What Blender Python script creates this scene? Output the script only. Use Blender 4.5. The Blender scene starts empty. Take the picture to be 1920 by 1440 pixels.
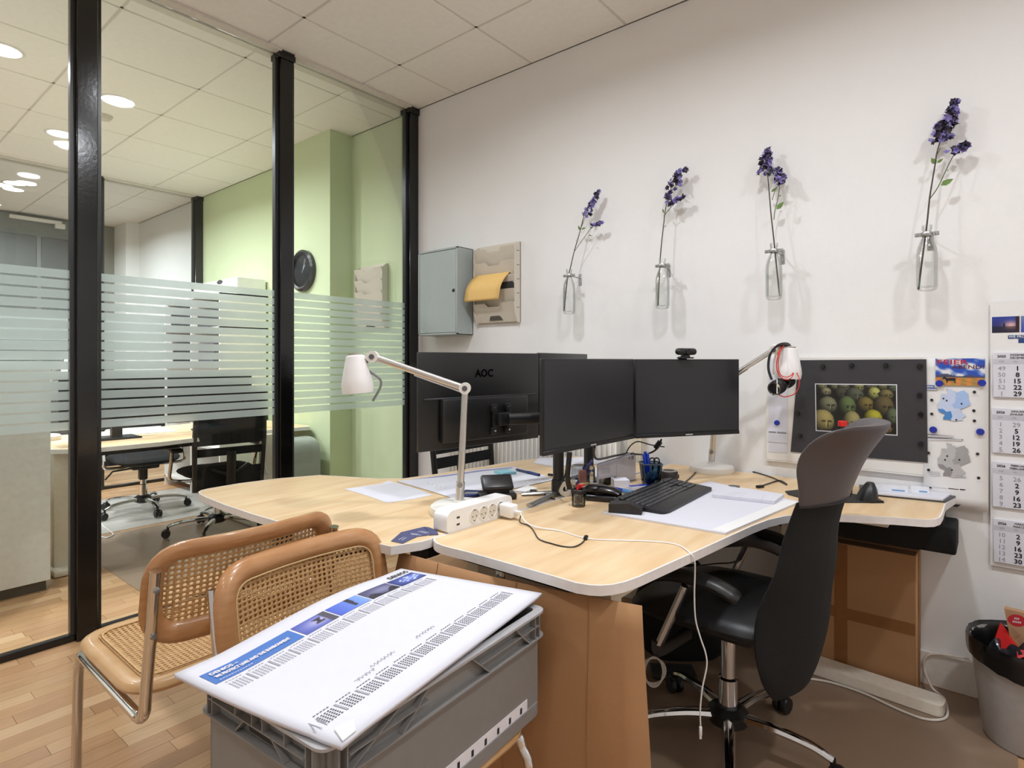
import bpy, bmesh, math, random
from mathutils import Vector, Matrix
random.seed(7)
R = math.radians
S = bpy.context.scene
COL = S.collection

# ---------------------------------------------------------------- camera, world, light, exposure
FPX, YAW, CAMX, CAMY, CAMZ, HOR = 1097.06, R(39.4516), 3.3622, -2.7537, 1.24, 676.17
cd = bpy.data.cameras.new('camera'); cam = bpy.data.objects.new('camera', cd); COL.objects.link(cam)
cam.location = (CAMX, CAMY, CAMZ); cam.rotation_euler = (R(90), 0, YAW)
cd.sensor_width = 36; cd.lens = 36 * FPX / 1920; cd.shift_y = (HOR - 720) / 1920
cd.clip_start = .05; cd.clip_end = 100
S.camera = cam
W = bpy.data.worlds.new('world'); S.world = W; W.use_nodes = True
W.node_tree.nodes['Background'].inputs[0].default_value = (.05, .055, .07, 1)
W.node_tree.nodes['Background'].inputs[1].default_value = 1.0
S.view_settings.view_transform = 'Standard'; S.view_settings.look = 'None'
S.view_settings.gamma = 1; S.view_settings.use_curve_mapping = False
S.view_settings.exposure = 0.0
S.cycles.max_bounces = 10; S.cycles.diffuse_bounces = 5; S.cycles.glossy_bounces = 4
S.cycles.transmission_bounces = 8; S.cycles.transparent_max_bounces = 24
S.cycles.sample_clamp_indirect = 4.0
FRONT_W, BACK_W, FAR_W = 17.0, 24, 34          # lamp powers of the three rooms
WARM = (.94, .975, 1.03)
FRONT_LIGHTS = [(1.62, -1.385), (2.86, -1.385), (4.1, -1.385), (1.62, -3.3), (2.86, -3.3), (4.1, -3.3)]
BACK_LIGHTS = [(-.965, -2.03), (-1.215, -1.40), (-2.22, -1.475), (-2.5, -1.345)]
FAR_LIGHTS = [(-4.12, -1.41), (-4.40, -1.37)]

# ---------------------------------------------------------------- picking a point on a real plane
FW = Vector((-math.sin(YAW), math.cos(YAW), 0)); RT = Vector((math.cos(YAW), math.sin(YAW), 0)); EYE = Vector((CAMX, CAMY, CAMZ))
def at(u, v, x=None, y=None, z=None, d=None):
    r = FW + RT * ((u - 960) / FPX) + Vector((0, 0, (HOR - v) / FPX))
    if x is not None: t = (x - EYE.x) / r.x
    elif y is not None: t = (y - EYE.y) / r.y
    elif z is not None: t = (z - EYE.z) / r.z
    else: t = d
    return EYE + r * t
def pix(p):
    q = Vector(p) - EYE; w = q.dot(FW)
    return (960 + FPX * q.dot(RT) / w, HOR - FPX * q.z / w, w)

# ---------------------------------------------------------------- materials
def lin(c):
    if isinstance(c, str):
        c = [int(c[i:i + 2], 16) for i in (0, 2, 4)]
    return tuple(((v / 255) / 12.92 if v / 255 <= .04045 else ((v / 255 + .055) / 1.055) ** 2.4) for v in c)
MATS = {}
def mat(name, col='808080', rough=.5, metal=0, var=.04, scale=40, bump=0, bscale=200, spec=.5, coat=0, stretch=None, col2=None, thin=None):
    """principled material; colour wanders a little with noise, optional fine bump"""
    if name in MATS: return MATS[name]
    m = bpy.data.materials.new(name); m.use_nodes = True
    nt = m.node_tree; n = nt.nodes; l = nt.links; b = n['Principled BSDF']
    c = lin(col)
    tc = n.new('ShaderNodeTexCoord'); mp = n.new('ShaderNodeMapping'); l.new(tc.outputs['Object'], mp.inputs[0])
    if stretch: mp.inputs['Scale'].default_value = stretch
    no = n.new('ShaderNodeTexNoise'); no.inputs['Scale'].default_value = scale; no.inputs['Detail'].default_value = 4
    l.new(mp.outputs[0], no.inputs['Vector'])
    rp = n.new('ShaderNodeValToRGB'); l.new(no.outputs['Fac'], rp.inputs[0])
    rp.color_ramp.elements[0].position = .3; rp.color_ramp.elements[1].position = .7
    c2 = lin(col2) if col2 else tuple(min(1, v * (1 + var)) for v in c)
    c1 = c if col2 else tuple(v * (1 - var) for v in c)
    rp.color_ramp.elements[0].color = (*c1, 1); rp.color_ramp.elements[1].color = (*c2, 1)
    l.new(rp.outputs[0], b.inputs['Base Color'])
    b.inputs['Roughness'].default_value = rough; b.inputs['Metallic'].default_value = metal
    b.inputs['Specular IOR Level'].default_value = spec; b.inputs['Coat Weight'].default_value = coat
    b.inputs['Coat Roughness'].default_value = .1
    if bump:
        n2 = n.new('ShaderNodeTexNoise'); n2.inputs['Scale'].default_value = bscale; n2.inputs['Detail'].default_value = 3
        l.new(mp.outputs[0], n2.inputs['Vector'])
        bp = n.new('ShaderNodeBump'); bp.inputs['Strength'].default_value = bump; bp.inputs['Distance'].default_value = .002
        l.new(n2.outputs['Fac'], bp.inputs['Height']); l.new(bp.outputs[0], b.inputs['Normal'])
    MATS[name] = m
    return m
def glass(name, tint=(.96, .98, .97), edge=None, ior=1.45, refl=1.0):
    if name in MATS: return MATS[name]
    m = bpy.data.materials.new(name); m.use_nodes = True
    nt = m.node_tree; n = nt.nodes; l = nt.links; n.remove(n['Principled BSDF']); out = n['Material Output']
    tr = n.new('ShaderNodeBsdfTransparent'); gl = n.new('ShaderNodeBsdfGlossy'); gl.inputs['Roughness'].default_value = .02
    tr.inputs[0].default_value = (*tint, 1)
    if edge:
        lw = n.new('ShaderNodeLayerWeight'); lw.inputs[0].default_value = .35
        mx = n.new('ShaderNodeMix'); mx.data_type = 'RGBA'
        mx.inputs[6].default_value = (*tint, 1); mx.inputs[7].default_value = (*edge, 1)
        l.new(lw.outputs['Facing'], mx.inputs[0]); l.new(mx.outputs[2], tr.inputs[0])
    fr = n.new('ShaderNodeFresnel'); fr.inputs[0].default_value = ior
    mm = n.new('ShaderNodeMath'); mm.operation = 'MULTIPLY'; mm.inputs[1].default_value = refl
    l.new(fr.outputs[0], mm.inputs[0])
    ms = n.new('ShaderNodeMixShader'); l.new(mm.outputs[0], ms.inputs[0]); l.new(tr.outputs[0], ms.inputs[1]); l.new(gl.outputs[0], ms.inputs[2])
    l.new(ms.outputs[0], out.inputs[0]); MATS[name] = m
    return m
def frost(name):
    """etched film: scatters what is behind it and glows a little with the light of both rooms"""
    if name in MATS: return MATS[name]
    m = bpy.data.materials.new(name); m.use_nodes = True
    nt = m.node_tree; n = nt.nodes; l = nt.links; n.remove(n['Principled BSDF']); out = n['Material Output']
    tl = n.new('ShaderNodeBsdfTranslucent'); tl.inputs[0].default_value = (.80, .87, .85, 1)
    df = n.new('ShaderNodeBsdfDiffuse'); df.inputs[0].default_value = (.72, .79, .78, 1)
    rf = n.new('ShaderNodeBsdfRefraction'); rf.inputs[0].default_value = (.95, .98, .97, 1); rf.inputs['Roughness'].default_value = .34; rf.inputs['IOR'].default_value = 1.3
    a = n.new('ShaderNodeMixShader'); a.inputs[0].default_value = .5; l.new(tl.outputs[0], a.inputs[1]); l.new(df.outputs[0], a.inputs[2])
    b = n.new('ShaderNodeMixShader'); b.inputs[0].default_value = .62; l.new(a.outputs[0], b.inputs[1]); l.new(rf.outputs[0], b.inputs[2])
    l.new(b.outputs[0], out.inputs[0]); MATS[name] = m
    return m
def emit(name, col, st):
    if name in MATS: return MATS[name]
    m = bpy.data.materials.new(name); m.use_nodes = True
    b = m.node_tree.nodes['Principled BSDF']; b.inputs['Base Color'].default_value = (.9, .9, .9, 1)
    b.inputs['Emission Color'].default_value = (*col, 1); b.inputs['Emission Strength'].default_value = st
    MATS[name] = m
    return m
def vcol(name, rough=.5):
    if name in MATS: return MATS[name]
    m = bpy.data.materials.new(name); m.use_nodes = True
    n = m.node_tree.nodes; a = n.new('ShaderNodeVertexColor'); a.layer_name = 'Col'
    m.node_tree.links.new(a.outputs[0], n['Principled BSDF'].inputs['Base Color']); n['Principled BSDF'].inputs['Roughness'].default_value = rough
    MATS[name] = m
    return m
def planks(name):
    if name in MATS: return MATS[name]
    m = bpy.data.materials.new(name); m.use_nodes = True
    nt = m.node_tree; n = nt.nodes; l = nt.links; b = n['Principled BSDF']
    oi = n.new('ShaderNodeObjectInfo'); ge = n.new('ShaderNodeNewGeometry')
    ad = n.new('ShaderNodeMath'); ad.operation = 'ADD'; l.new(oi.outputs['Random'], ad.inputs[0]); l.new(ge.outputs['Random Per Island'], ad.inputs[1])
    fr = n.new('ShaderNodeMath'); fr.operation = 'FRACT'; l.new(ad.outputs[0], fr.inputs[0])
    rp = n.new('ShaderNodeValToRGB'); l.new(fr.outputs[0], rp.inputs[0]); e = rp.color_ramp.elements
    e[0].color = (*lin('b68e68'), 1); e[1].color = (*lin('dcbb93'), 1)
    for p, c in ((.3, 'c59c74'), (.6, 'cfa97f'), (.8, 'bd9369')):
        x = e.new(p); x.color = (*lin(c), 1)
    tc = n.new('ShaderNodeTexCoord'); mp = n.new('ShaderNodeMapping'); mp.inputs['Scale'].default_value = (60, 4, 1); l.new(ge.outputs['Position'], mp.inputs[0])
    no = n.new('ShaderNodeTexNoise'); no.inputs['Scale'].default_value = 1.6; no.inputs['Detail'].default_value = 5; l.new(mp.outputs[0], no.inputs['Vector'])
    r2 = n.new('ShaderNodeValToRGB'); l.new(no.outputs['Fac'], r2.inputs[0]); r2.color_ramp.elements[0].color = (.72, .70, .68, 1); r2.color_ramp.elements[1].color = (1.08, 1.06, 1.05, 1)
    mx = n.new('ShaderNodeMix'); mx.data_type = 'RGBA'; mx.blend_type = 'MULTIPLY'; mx.inputs[0].default_value = 1
    l.new(rp.outputs[0], mx.inputs[6]); l.new(r2.outputs[0], mx.inputs[7]); l.new(mx.outputs[2], b.inputs['Base Color'])
    b.inputs['Roughness'].default_value = .38; b.inputs['Specular IOR Level'].default_value = .35
    MATS[name] = m
    return m

# ---------------------------------------------------------------- mesh builder
def catmull(P, n=8, closed=False):
    P = [Vector(p) for p in P]; out = []; N = len(P)
    rng = range(N) if closed else range(N - 1)
    for i in rng:
        g = (lambda k: P[k % N]) if closed else (lambda k: P[max(0, min(N - 1, k))])
        a, b, c, d = g(i - 1), g(i), g(i + 1), g(i + 2)
        for k in range(n):
            t = k / n
            out.append(.5 * ((2 * b) + (c - a) * t + (2 * a - 5 * b + 4 * c - d) * t * t + (3 * b - a - 3 * c + d) * t ** 3))
    if not closed: out.append(P[-1])
    return out
def rz(a): return Matrix.Rotation(a, 3, 'Z')
def fillet(poly, rad, n=5):
    """round the corners of a 2-D polygon; rad is one radius or one per corner"""
    out = []; N = len(poly)
    for i in range(N):
        r = rad[i] if isinstance(rad, (list, tuple)) else rad
        p0, p, p1 = Vector(poly[i - 1]), Vector(poly[i]), Vector(poly[(i + 1) % N])
        if r <= 0: out.append(p); continue
        a = (p0 - p); b = (p1 - p); r = min(r, a.length * .49, b.length * .49)
        A = p + a.normalized() * r; B = p + b.normalized() * r
        for k in range(n + 1):
            t = k / n; out.append(A * (1 - t) ** 2 + p * 2 * t * (1 - t) + B * t * t)
    return out
class MB:
    def __init__(s): s.bm = bmesh.new(); s.mi = 0
    def _m(s, faces):
        for f in faces: f.material_index = s.mi
    def face(s, pts):
        vs = [s.bm.verts.new(p) for p in pts]
        f = s.bm.faces.new(vs); f.material_index = s.mi; return s
    def box(s, c, size, rot=0, bev=0, seg=2):
        m3 = rot if isinstance(rot, Matrix) else rz(rot)
        M = Matrix.Translation(Vector(c)) @ m3.to_4x4() @ Matrix.Diagonal((*size, 1))
        r = bmesh.ops.create_cube(s.bm, size=1, matrix=M); vs = r['verts']
        fs = {f for v in vs for f in v.link_faces}; s._m(fs)
        if bev:
            es = list({e for v in vs for e in v.link_edges})
            q = bmesh.ops.bevel(s.bm, geom=es, offset=min(bev, min(size) * .49), segments=seg, profile=.5, affect='EDGES', clamp_overlap=True)
            s._m(q['faces'])
        return s
    def span(s, lo, hi, bev=0, seg=2):
        return s.box([(a + b) / 2 for a, b in zip(lo, hi)], [abs(b - a) for a, b in zip(lo, hi)], 0, bev, seg)
    def prism(s, poly, z0, z1, bev=0):
        lo = [s.bm.verts.new((p[0], p[1], z0)) for p in poly]; hi = [s.bm.verts.new((p[0], p[1], z1)) for p in poly]
        fs = [s.bm.faces.new(list(reversed(lo))), s.bm.faces.new(hi)]; n = len(poly)
        for i in range(n): fs.append(s.bm.faces.new((lo[i], lo[(i + 1) % n], hi[(i + 1) % n], hi[i])))
        s._m(fs); return s
    def slab(s, poly3, th, nrm=(0, 0, 1)):
        """closed sheet: planar outline in space given thickness along nrm"""
        nv = Vector(nrm).normalized() * th
        lo = [s.bm.verts.new(Vector(p)) for p in poly3]; hi = [s.bm.verts.new(Vector(p) + nv) for p in poly3]
        fs = [s.bm.faces.new(list(reversed(lo))), s.bm.faces.new(hi)]; n = len(poly3)
        for i in range(n): fs.append(s.bm.faces.new((lo[i], lo[(i + 1) % n], hi[(i + 1) % n], hi[i])))
        s._m(fs); return s
    def tube(s, pts, r, seg=8, closed=False, flat=None):
        P = [Vector(p) for p in pts]; N = len(P); rings = []
        up = None
        for i in range(N):
            t = (P[(i + 1) % N] - P[i - 1]) if closed else (P[min(i + 1, N - 1)] - P[max(i - 1, 0)])
            if t.length < 1e-9: t = Vector((0, 0, 1))
            t.normalize()
            if up is None:
                up = Vector((0, 0, 1)) if abs(t.z) < .9 else Vector((1, 0, 0))
                up = (up - t * up.dot(t)).normalized()
            else:
                up = up - t * up.dot(t)
                up = up.normalized() if up.length > 1e-6 else t.orthogonal().normalized()
            sd = t.cross(up); rr = r[i] if isinstance(r, (list, tuple)) else r
            a, b = (rr, rr) if not flat else (rr * flat[0], rr * flat[1])
            rings.append([s.bm.verts.new(P[i] + up * (a * math.cos(2 * math.pi * k / seg)) + sd * (b * math.sin(2 * math.pi * k / seg))) for k in range(seg)])
        fs = []
        for i in range(N if closed else N - 1):
            A, B = rings[i], rings[(i + 1) % N]
            for k in range(seg): fs.append(s.bm.faces.new((A[k], A[(k + 1) % seg], B[(k + 1) % seg], B[k])))
        if not closed: fs.append(s.bm.faces.new(list(reversed(rings[0])))); fs.append(s.bm.faces.new(rings[-1]))
        s._m(fs); return s
    def bar(s, a, b, r, seg=8): return s.tube([a, b], r, seg)
    def lathe(s, prof, c=(0, 0, 0), seg=24, rot=None, cap=True):
        c = Vector(c); rings = []
        for (r, z) in prof:
            ring = []
            for k in range(seg):
                p = Vector((r * math.cos(2 * math.pi * k / seg), r * math.sin(2 * math.pi * k / seg), z))
                ring.append(s.bm.verts.new(c + (rot @ p if rot else p)))
            rings.append(ring)
        fs = []
        for A, B in zip(rings, rings[1:]):
            for k in range(seg): fs.append(s.bm.faces.new((A[k], A[(k + 1) % seg], B[(k + 1) % seg], B[k])))
        if cap:
            fs.append(s.bm.faces.new(list(reversed(rings[0])))); fs.append(s.bm.faces.new(rings[-1]))
        s._m(fs); return s
    def surf(s, fn, nu, nv, wrap=False):
        G = [[s.bm.verts.new(fn(i / nu, j / nv)) for j in range(nv if wrap else nv + 1)] for i in range(nu + 1)]
        fs = []; nj = nv
        for i in range(nu):
            for j in range(nj):
                k = (j + 1) % nv if wrap else j + 1
                fs.append(s.bm.faces.new((G[i][j], G[i + 1][j], G[i + 1][k], G[i][k])))
        if wrap: fs.append(s.bm.faces.new(list(reversed(G[0])))); fs.append(s.bm.faces.new(G[-1]))
        s._m(fs); return s
    def blob(s, c, rad, rot=None, seg=12):
        c = Vector(c)
        def f(u, v):
            a = math.pi * (.02 + .96 * u); b = 2 * math.pi * v
            p = Vector((rad[0] * math.sin(a) * math.cos(b), rad[1] * math.sin(a) * math.sin(b), -rad[2] * math.cos(a)))
            return c + (rot @ p if rot else p)
        return s.surf(f, max(6, seg // 2), seg, wrap=True)
    def mesh(s, name):
        bmesh.ops.recalc_face_normals(s.bm, faces=s.bm.faces)
        me = bpy.data.meshes.new(name); s.bm.to_mesh(me); s.bm.free()
        for p in me.polygons: p.use_smooth = True
        me.set_sharp_from_angle(angle=R(38))
        return me

ORIG = {}
def thing(name, label, cat, loc=(0, 0, 0), rot=0, group=None, world=True):
    """an Empty at the thing's base; with world=True its parts are modelled in room coordinates"""
    o = bpy.data.objects.new(name, None); COL.objects.link(o); o.empty_display_size = .05
    o.location = loc; o.rotation_euler = (0, 0, rot); o['label'] = label; o['category'] = cat
    if group: o['group'] = group
    ORIG[o] = Vector(loc) if world else Vector((0, 0, 0))
    return o
def obj(name, mb, m, parent=None, label=None, me=None):
    """one mesh object (part, sub-part or single-mesh thing)"""
    me = me or mb.mesh(name)
    if m is not None:
        for x in (m if isinstance(m, (list, tuple)) else [m]): me.materials.append(x)
    o = bpy.data.objects.new(name, me); COL.objects.link(o)
    if parent:
        o.parent = parent; q = parent
        while q.parent: q = q.parent
        off = ORIG.get(q)
        if off is not None and off.length > 0: me.transform(Matrix.Translation(-off))
        if q in ORIG and q not in DONE: pass
    if label: o['label'] = label
    return o
DONE = set()
def single(name, mb, m, label, cat, group=None, base=None):
    """a thing that is one mesh; origin moved to its base"""
    me = mb.mesh(name)
    if base is None:
        vs = [v.co for v in me.vertices]; base = Vector((sum(v.x for v in vs) / len(vs), sum(v.y for v in vs) / len(vs), min(v.z for v in vs)))
    base = Vector(base); me.transform(Matrix.Translation(-base))
    for x in (m if isinstance(m, (list, tuple)) else [m]): me.materials.append(x)
    o = bpy.data.objects.new(name, me); COL.objects.link(o); o.location = base
    o['label'] = label; o['category'] = cat; ORIG[o] = base
    if group: o['group'] = group
    return o
def struct(name, mb, m, parent=None):
    o = obj(name, mb, m, parent)
    if not parent: o['kind'] = 'structure'
    return o
def copy_tree(o, parent=None):
    c = o.copy(); COL.objects.link(c); c.parent = parent
    if o in ORIG: ORIG[c] = ORIG[o]
    for ch in list(o.children): copy_tree(ch, c)
    return c
def text_mesh(body, size, font_res=2):
    cu = bpy.data.curves.new('t', 'FONT'); cu.body = body; cu.size = size; cu.resolution_u = font_res
    o = bpy.data.objects.new('t', cu); me = bpy.data.meshes.new_from_object(o)
    bpy.data.objects.remove(o); bpy.data.curves.remove(cu)
    return me
def put_text(mb, body, org, rt, up, size, align='l', eps=.0006, bold=0, fn=None, width=None):
    """flat lettering laid on a surface; org is the left end of the base line"""
    me = text_mesh(body, size); org, rt, up = Vector(org), Vector(rt).normalized(), Vector(up).normalized(); nr = rt.cross(up)
    xs = [v.co.x for v in me.vertices]
    if not xs: return
    w = max(xs) - min(xs); x0 = min(xs); k = (width / w) if width else 1
    sh = {'l': 0, 'c': -w * k / 2, 'r': -w * k}[align]
    for dx, dy in ([(0, 0)] if not bold else [(0, 0), (bold, 0), (-bold, 0), (0, bold), (0, -bold)]):
        vs = []
        for v in me.vertices:
            a, b = (v.co.x - x0) * k + sh + dx, v.co.y + dy
            e = eps + .00003 * (dx > 0) + .00006 * (dx < 0) + .00009 * (dy > 0) + .00012 * (dy < 0)
            vs.append(mb.bm.verts.new(fn(a, b, e) if fn else org + rt * a + up * b + nr * e))
        for p in me.polygons:
            try:
                f = mb.bm.faces.new([vs[i] for i in p.vertices]); f.material_index = mb.mi
            except ValueError: pass
    bpy.data.meshes.remove(me)
def quad(mb, org, rt, up, a0, b0, a1, b1, eps=.0006, fn=None):
    org, rt, up = Vector(org), Vector(rt).normalized(), Vector(up).normalized(); nr = rt.cross(up)
    P = [(a0, b0), (a1, b0), (a1, b1), (a0, b1)]
    mb.face([fn(a, b, eps) if fn else org + rt * a + up * b + nr * eps for a, b in P])
def flat(mb, org, rt, up, pts, eps=.0006):
    org, rt, up = Vector(org), Vector(rt).normalized(), Vector(up).normalized(); nr = rt.cross(up)
    mb.face([org + rt * a + up * b + nr * eps for a, b in pts])
def picture(org, rt, up, w, h, nx, ny, paint, eps=.0008, fn=None):
    """mesh of a printed picture: paint(u,v) -> sRGB 0..255, u,v in 0..1, v up"""
    org, rt, up = Vector(org), Vector(rt).normalized(), Vector(up).normalized(); nr = rt.cross(up)
    vs = []; cs = []
    for j in range(ny + 1):
        for i in range(nx + 1):
            u, v = i / nx, j / ny
            vs.append(fn(u * w, v * h, eps) if fn else org + rt * (u * w) + up * (v * h) + nr * eps); cs.append((*lin(paint(u, v)), 1))
    fs = [(j * (nx + 1) + i, j * (nx + 1) + i + 1, (j + 1) * (nx + 1) + i + 1, (j + 1) * (nx + 1) + i) for j in range(ny) for i in range(nx)]
    me = bpy.data.meshes.new('picture'); me.from_pydata(vs, [], fs)
    ca = me.color_attributes.new('Col', 'FLOAT_COLOR', 'POINT')
    for i, c in enumerate(cs): ca.data[i].color = c
    return me

# ---------------------------------------------------------------- palette
WHITEWALL = mat('white_wall_paint', 'ecebea', .85, var=.012, scale=3, bump=.25, bscale=260)
GREENWALL = mat('green_wall_paint', 'c9d6ae', .85, var=.012, scale=3, bump=.2, bscale=260)
GREYWALL = mat('grey_wall_paint', '8d8a82', .85, var=.02, scale=3)
DOORGREY = mat('door_grey', '5b5d5a', .6)
TILE = mat('ceiling_tile_mineral', 'f1eee8', .95, var=.02, scale=30, bump=.35, bscale=420)
RAIL = mat('ceiling_rail_white', 'd8d3ca', .6)
BLACKSTEEL = mat('black_gloss_steel', '090909', .16, var=.1, bump=.12, bscale=60, spec=.6)
PLANK = planks('oak_strip')
JOINT = mat('floor_joint', '93704f', .8)
BIRCH = mat('birch_top', 'd9b88d', .42, scale=3, stretch=(9, 1.2, 1), col2='e5cca6', spec=.35)
EDGE = mat('white_edge', 'ece8e6', .4)
WPLASTIC = mat('white_plastic', 'f0efee', .3, var=.01)
WMETAL = mat('white_metal', 'e8e5df', .35, var=.01)
CREAM = mat('cream_metal', 'ddd3c0', .45)
CHROME = mat('chrome', 'd9d9da', .09, 1, var=.02)
ALU = mat('brushed_alu', 'd2d0cd', .28, 1, var=.05, stretch=(1, 1, 20))
STEEL = mat('zinc_steel', 'b9bab9', .35, 1)
BLACK = mat('black_plastic', '171718', .38, var=.1)
BLACKM = mat('black_matt', '101011', .7, var=.1)
SCREEN = mat('screen_black', '26272a', .32, var=.02, spec=.5)
FABRIC = mat('black_fabric', '0c0d0e', .9, var=.25, scale=300, bump=.5, bscale=700)
LEATHER = mat('grey_leather', '4f484a', .42, var=.05, scale=20, bump=.15, bscale=400)
SEATLEATHER = mat('black_leather', '151719', .4, var=.08, bump=.15, bscale=300)
BEECH = mat('beech_frame', 'b07c4e', .3, scale=6, stretch=(3, 3, 14), col2='bf8e60', coat=.4)
BEECHSEAT = mat('beech_seat', 'c69a68', .35, scale=6, stretch=(3, 3, 14), col2='d2aa7a', coat=.2)
CANE = mat('woven_cane', 'd8b07c', .6, scale=120, col2='b98a55', bump=.6, bscale=600)
CARD = mat('cardboard', 'ab8058', .85, var=.05, scale=5, bump=.15, bscale=90)
CARDEDGE = mat('cardboard_edge', 'd9ab7c', .85, var=.12, scale=200)
TAPE = mat('packing_tape', '8a5c33', .3)
CRATE = mat('crate_grey', '878583', .5, var=.03, spec=.4)
PAPER = mat('paper_white', 'd8d8e1', .75, var=.008)
PAPER2 = mat('paper_offwhite', 'e6e5e4', .75, var=.01)
INK = mat('ink_black', '1e1e22', .6)
INKGREY = mat('ink_grey', '8f8f96', .7)
INKPALE = mat('ink_pale', 'bcbcc4', .7)
BLUE = mat('print_blue', '2c5aa6', .5)
DKBLUE = mat('dark_blue', '1f2f66', .45)
PENBLUE = mat('pen_blue', '1d3fb8', .35)
RED = mat('red_plastic', 'd0201f', .35)
GREYBOX = mat('cabinet_grey', 'a9b2b0', .45, var=.015)
POCKET = mat('organizer_cream', 'd8cfc0', .5, var=.015)
BOTTLE = glass('bottle_glass', (.985, .99, .985), (.95, .96, .955), 1.5, .5)
PANE = glass('pane_glass', (.965, .985, .975), None, 1.5, .5)
CLEAR = glass('clear_plastic', (.86, .88, .88), (.5, .52, .53), 1.4)
FROST = frost('frosted_film')
MATGREY = mat('chair_mat_grey', 'b9b6b0', .35, var=.03)
MATBROWN = mat('chair_mat_brown', '8c7561', .32, var=.04, scale=6)
# ---------------------------------------------------------------- room shell
XE, XW, YB, YF, H = 4.9, -5.6, 0.0, -4.6, 3.0
PX1, PX2 = .21, -3.25
fl = struct('floor', MB().span((XW - .1, YF - .1, -.06), (XE + .1, .1, -.0035)), JOINT)
def inframe(p, m=40):
    u, v, w = pix(p); return w > .1 and -m < u < 1920 + m and -m < v < 1440 + m
pw = .071; cand = []
x = XW
while x < XE - .01:
    y = YF - random.random() * .5; x1 = min(x + pw, XE)
    while y < 0:
        L = random.choice((.28, .36, .44, .52)); y0, y1 = max(y, YF), min(y + L, 0.0)
        if y1 - y0 > .03: cand.append((x, x1, y0, y1))
        y += L
    x += pw
def pscore(c):
    mx, my = (c[0] + c[1]) / 2, (c[2] + c[3]) / 2
    if not inframe((mx, my, 0), 90): return 0
    if mx > 1.95 and my > -1.7: return 0                     # under the chair mat
    if mx < PX1 and -.05 > mx > -1.5 and my > -1.35: return 1e-3
    return (c[1] - c[0]) * (c[3] - c[2]) / (pix((mx, my, 0))[2]) ** 2 + 1e-6
cand.sort(key=pscore, reverse=True)
unit = {}
for c in cand[:290]:
    L = round(c[3] - c[2], 3); w = round(c[1] - c[0], 3)
    if (w, L) not in unit:
        b = MB(); g = .0006; b.span((g, g, -.008), (w - g, L - g, 0)); me = b.mesh('plank'); me.materials.append(PLANK); unit[(w, L)] = me
    o = bpy.data.objects.new('plank', unit[(w, L)]); COL.objects.link(o); o.parent = fl; o.location = (c[0], c[2], 0)
vs = []; fs = []; g = .0006
for c in cand[290:]:
    k = len(vs); a, b_, y0, y1 = c[0] + g, c[1] - g, c[2] + g, c[3] - g
    vs += [(a, y0, 0), (b_, y0, 0), (b_, y1, 0), (a, y1, 0), (a, y0, -.008), (b_, y0, -.008), (b_, y1, -.008), (a, y1, -.008)]
    fs += [(k, k + 1, k + 2, k + 3), (k, k + 4, k + 5, k + 1), (k + 1, k + 5, k + 6, k + 2), (k + 2, k + 6, k + 7, k + 3), (k + 3, k + 7, k + 4, k)]
me = bpy.data.meshes.new('plank_field'); me.from_pydata(vs, [], fs); me.materials.append(PLANK)
o = bpy.data.objects.new('plank_field', me); COL.objects.link(o); o.parent = fl; o['kind'] = 'stuff'

ce = struct('ceiling', MB().span((XW - .1, YF - .1, H + .012), (XE + .1, .1, H + .08)), RAIL)
T = .625; ys = [0, -.485] + [-.485 - T * k for k in range(1, 8)]
unit = {}
for i in range(-9, 8):
    for j in range(len(ys) - 1):
        x0, x1, y1, y0 = max(i * T, XW), min((i + 1) * T, XE), ys[j], max(ys[j + 1], YF)
        if x1 - x0 < .05 or y1 - y0 < .05: continue
        g = .0065; k = (round(x1 - x0, 3), round(y1 - y0, 3))
        if k not in unit:
            b = MB(); b.box(((k[0]) / 2, (k[1]) / 2, .006), (k[0] - 2 * g, k[1] - 2 * g, .012), 0, .0025, 1); me = b.mesh('ceiling_tile'); me.materials.append(TILE); unit[k] = me
        o = bpy.data.objects.new('ceiling_tile', unit[k]); COL.objects.link(o); o.parent = ce; o.location = (x0, y0, H + random.uniform(0, .0012))
b = MB()
for i in range(-8, 8): b.span((i * T - .008, YF, H + .004), (i * T + .008, 0, H + .014))
for y in ys[1:]: b.span((XW, y - .008, H + .004), (XE, y + .008, H + .0135))
r_ = obj('ceiling_rail', b, RAIL, ce)

struct('wall_right', MB().span((PX1 - .03, 0, 0), (XE, .1, H)), WHITEWALL)
struct('baseboard_right', MB().span((PX1 + .05, -.018, 0), (XE, 0, .13), .004, 1), mat('baseboard_paint', 'e3ddd6', .5))
b = MB(); b.prism([(PX2, 0), (-1.28, 0), (-1.28, -.2), (-.53, -.2), (-.53, 0), (PX1 - .03, 0), (PX1 - .03, .1), (PX2, .1)], 0, H)
struct('wall_back', b, GREENWALL)
b = MB(); b.prism([(XW, -.125), (-5.17, -.125), (-5.1, 0), (PX2, 0), (PX2, .1), (XW, .1)], 0, H)
struct('wall_far', b, WHITEWALL)
struct('wall_end', MB().span((XW - .1, YF, 0), (XW, .1, H)), GREYWALL)
struct('wall_front', MB().span((XW - .1, YF - .1, 0), (XE + .1, YF, H)), WHITEWALL)
struct('wall_near', MB().span((XE, YF, 0), (XE + .1, .1, H)), WHITEWALL)
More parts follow.
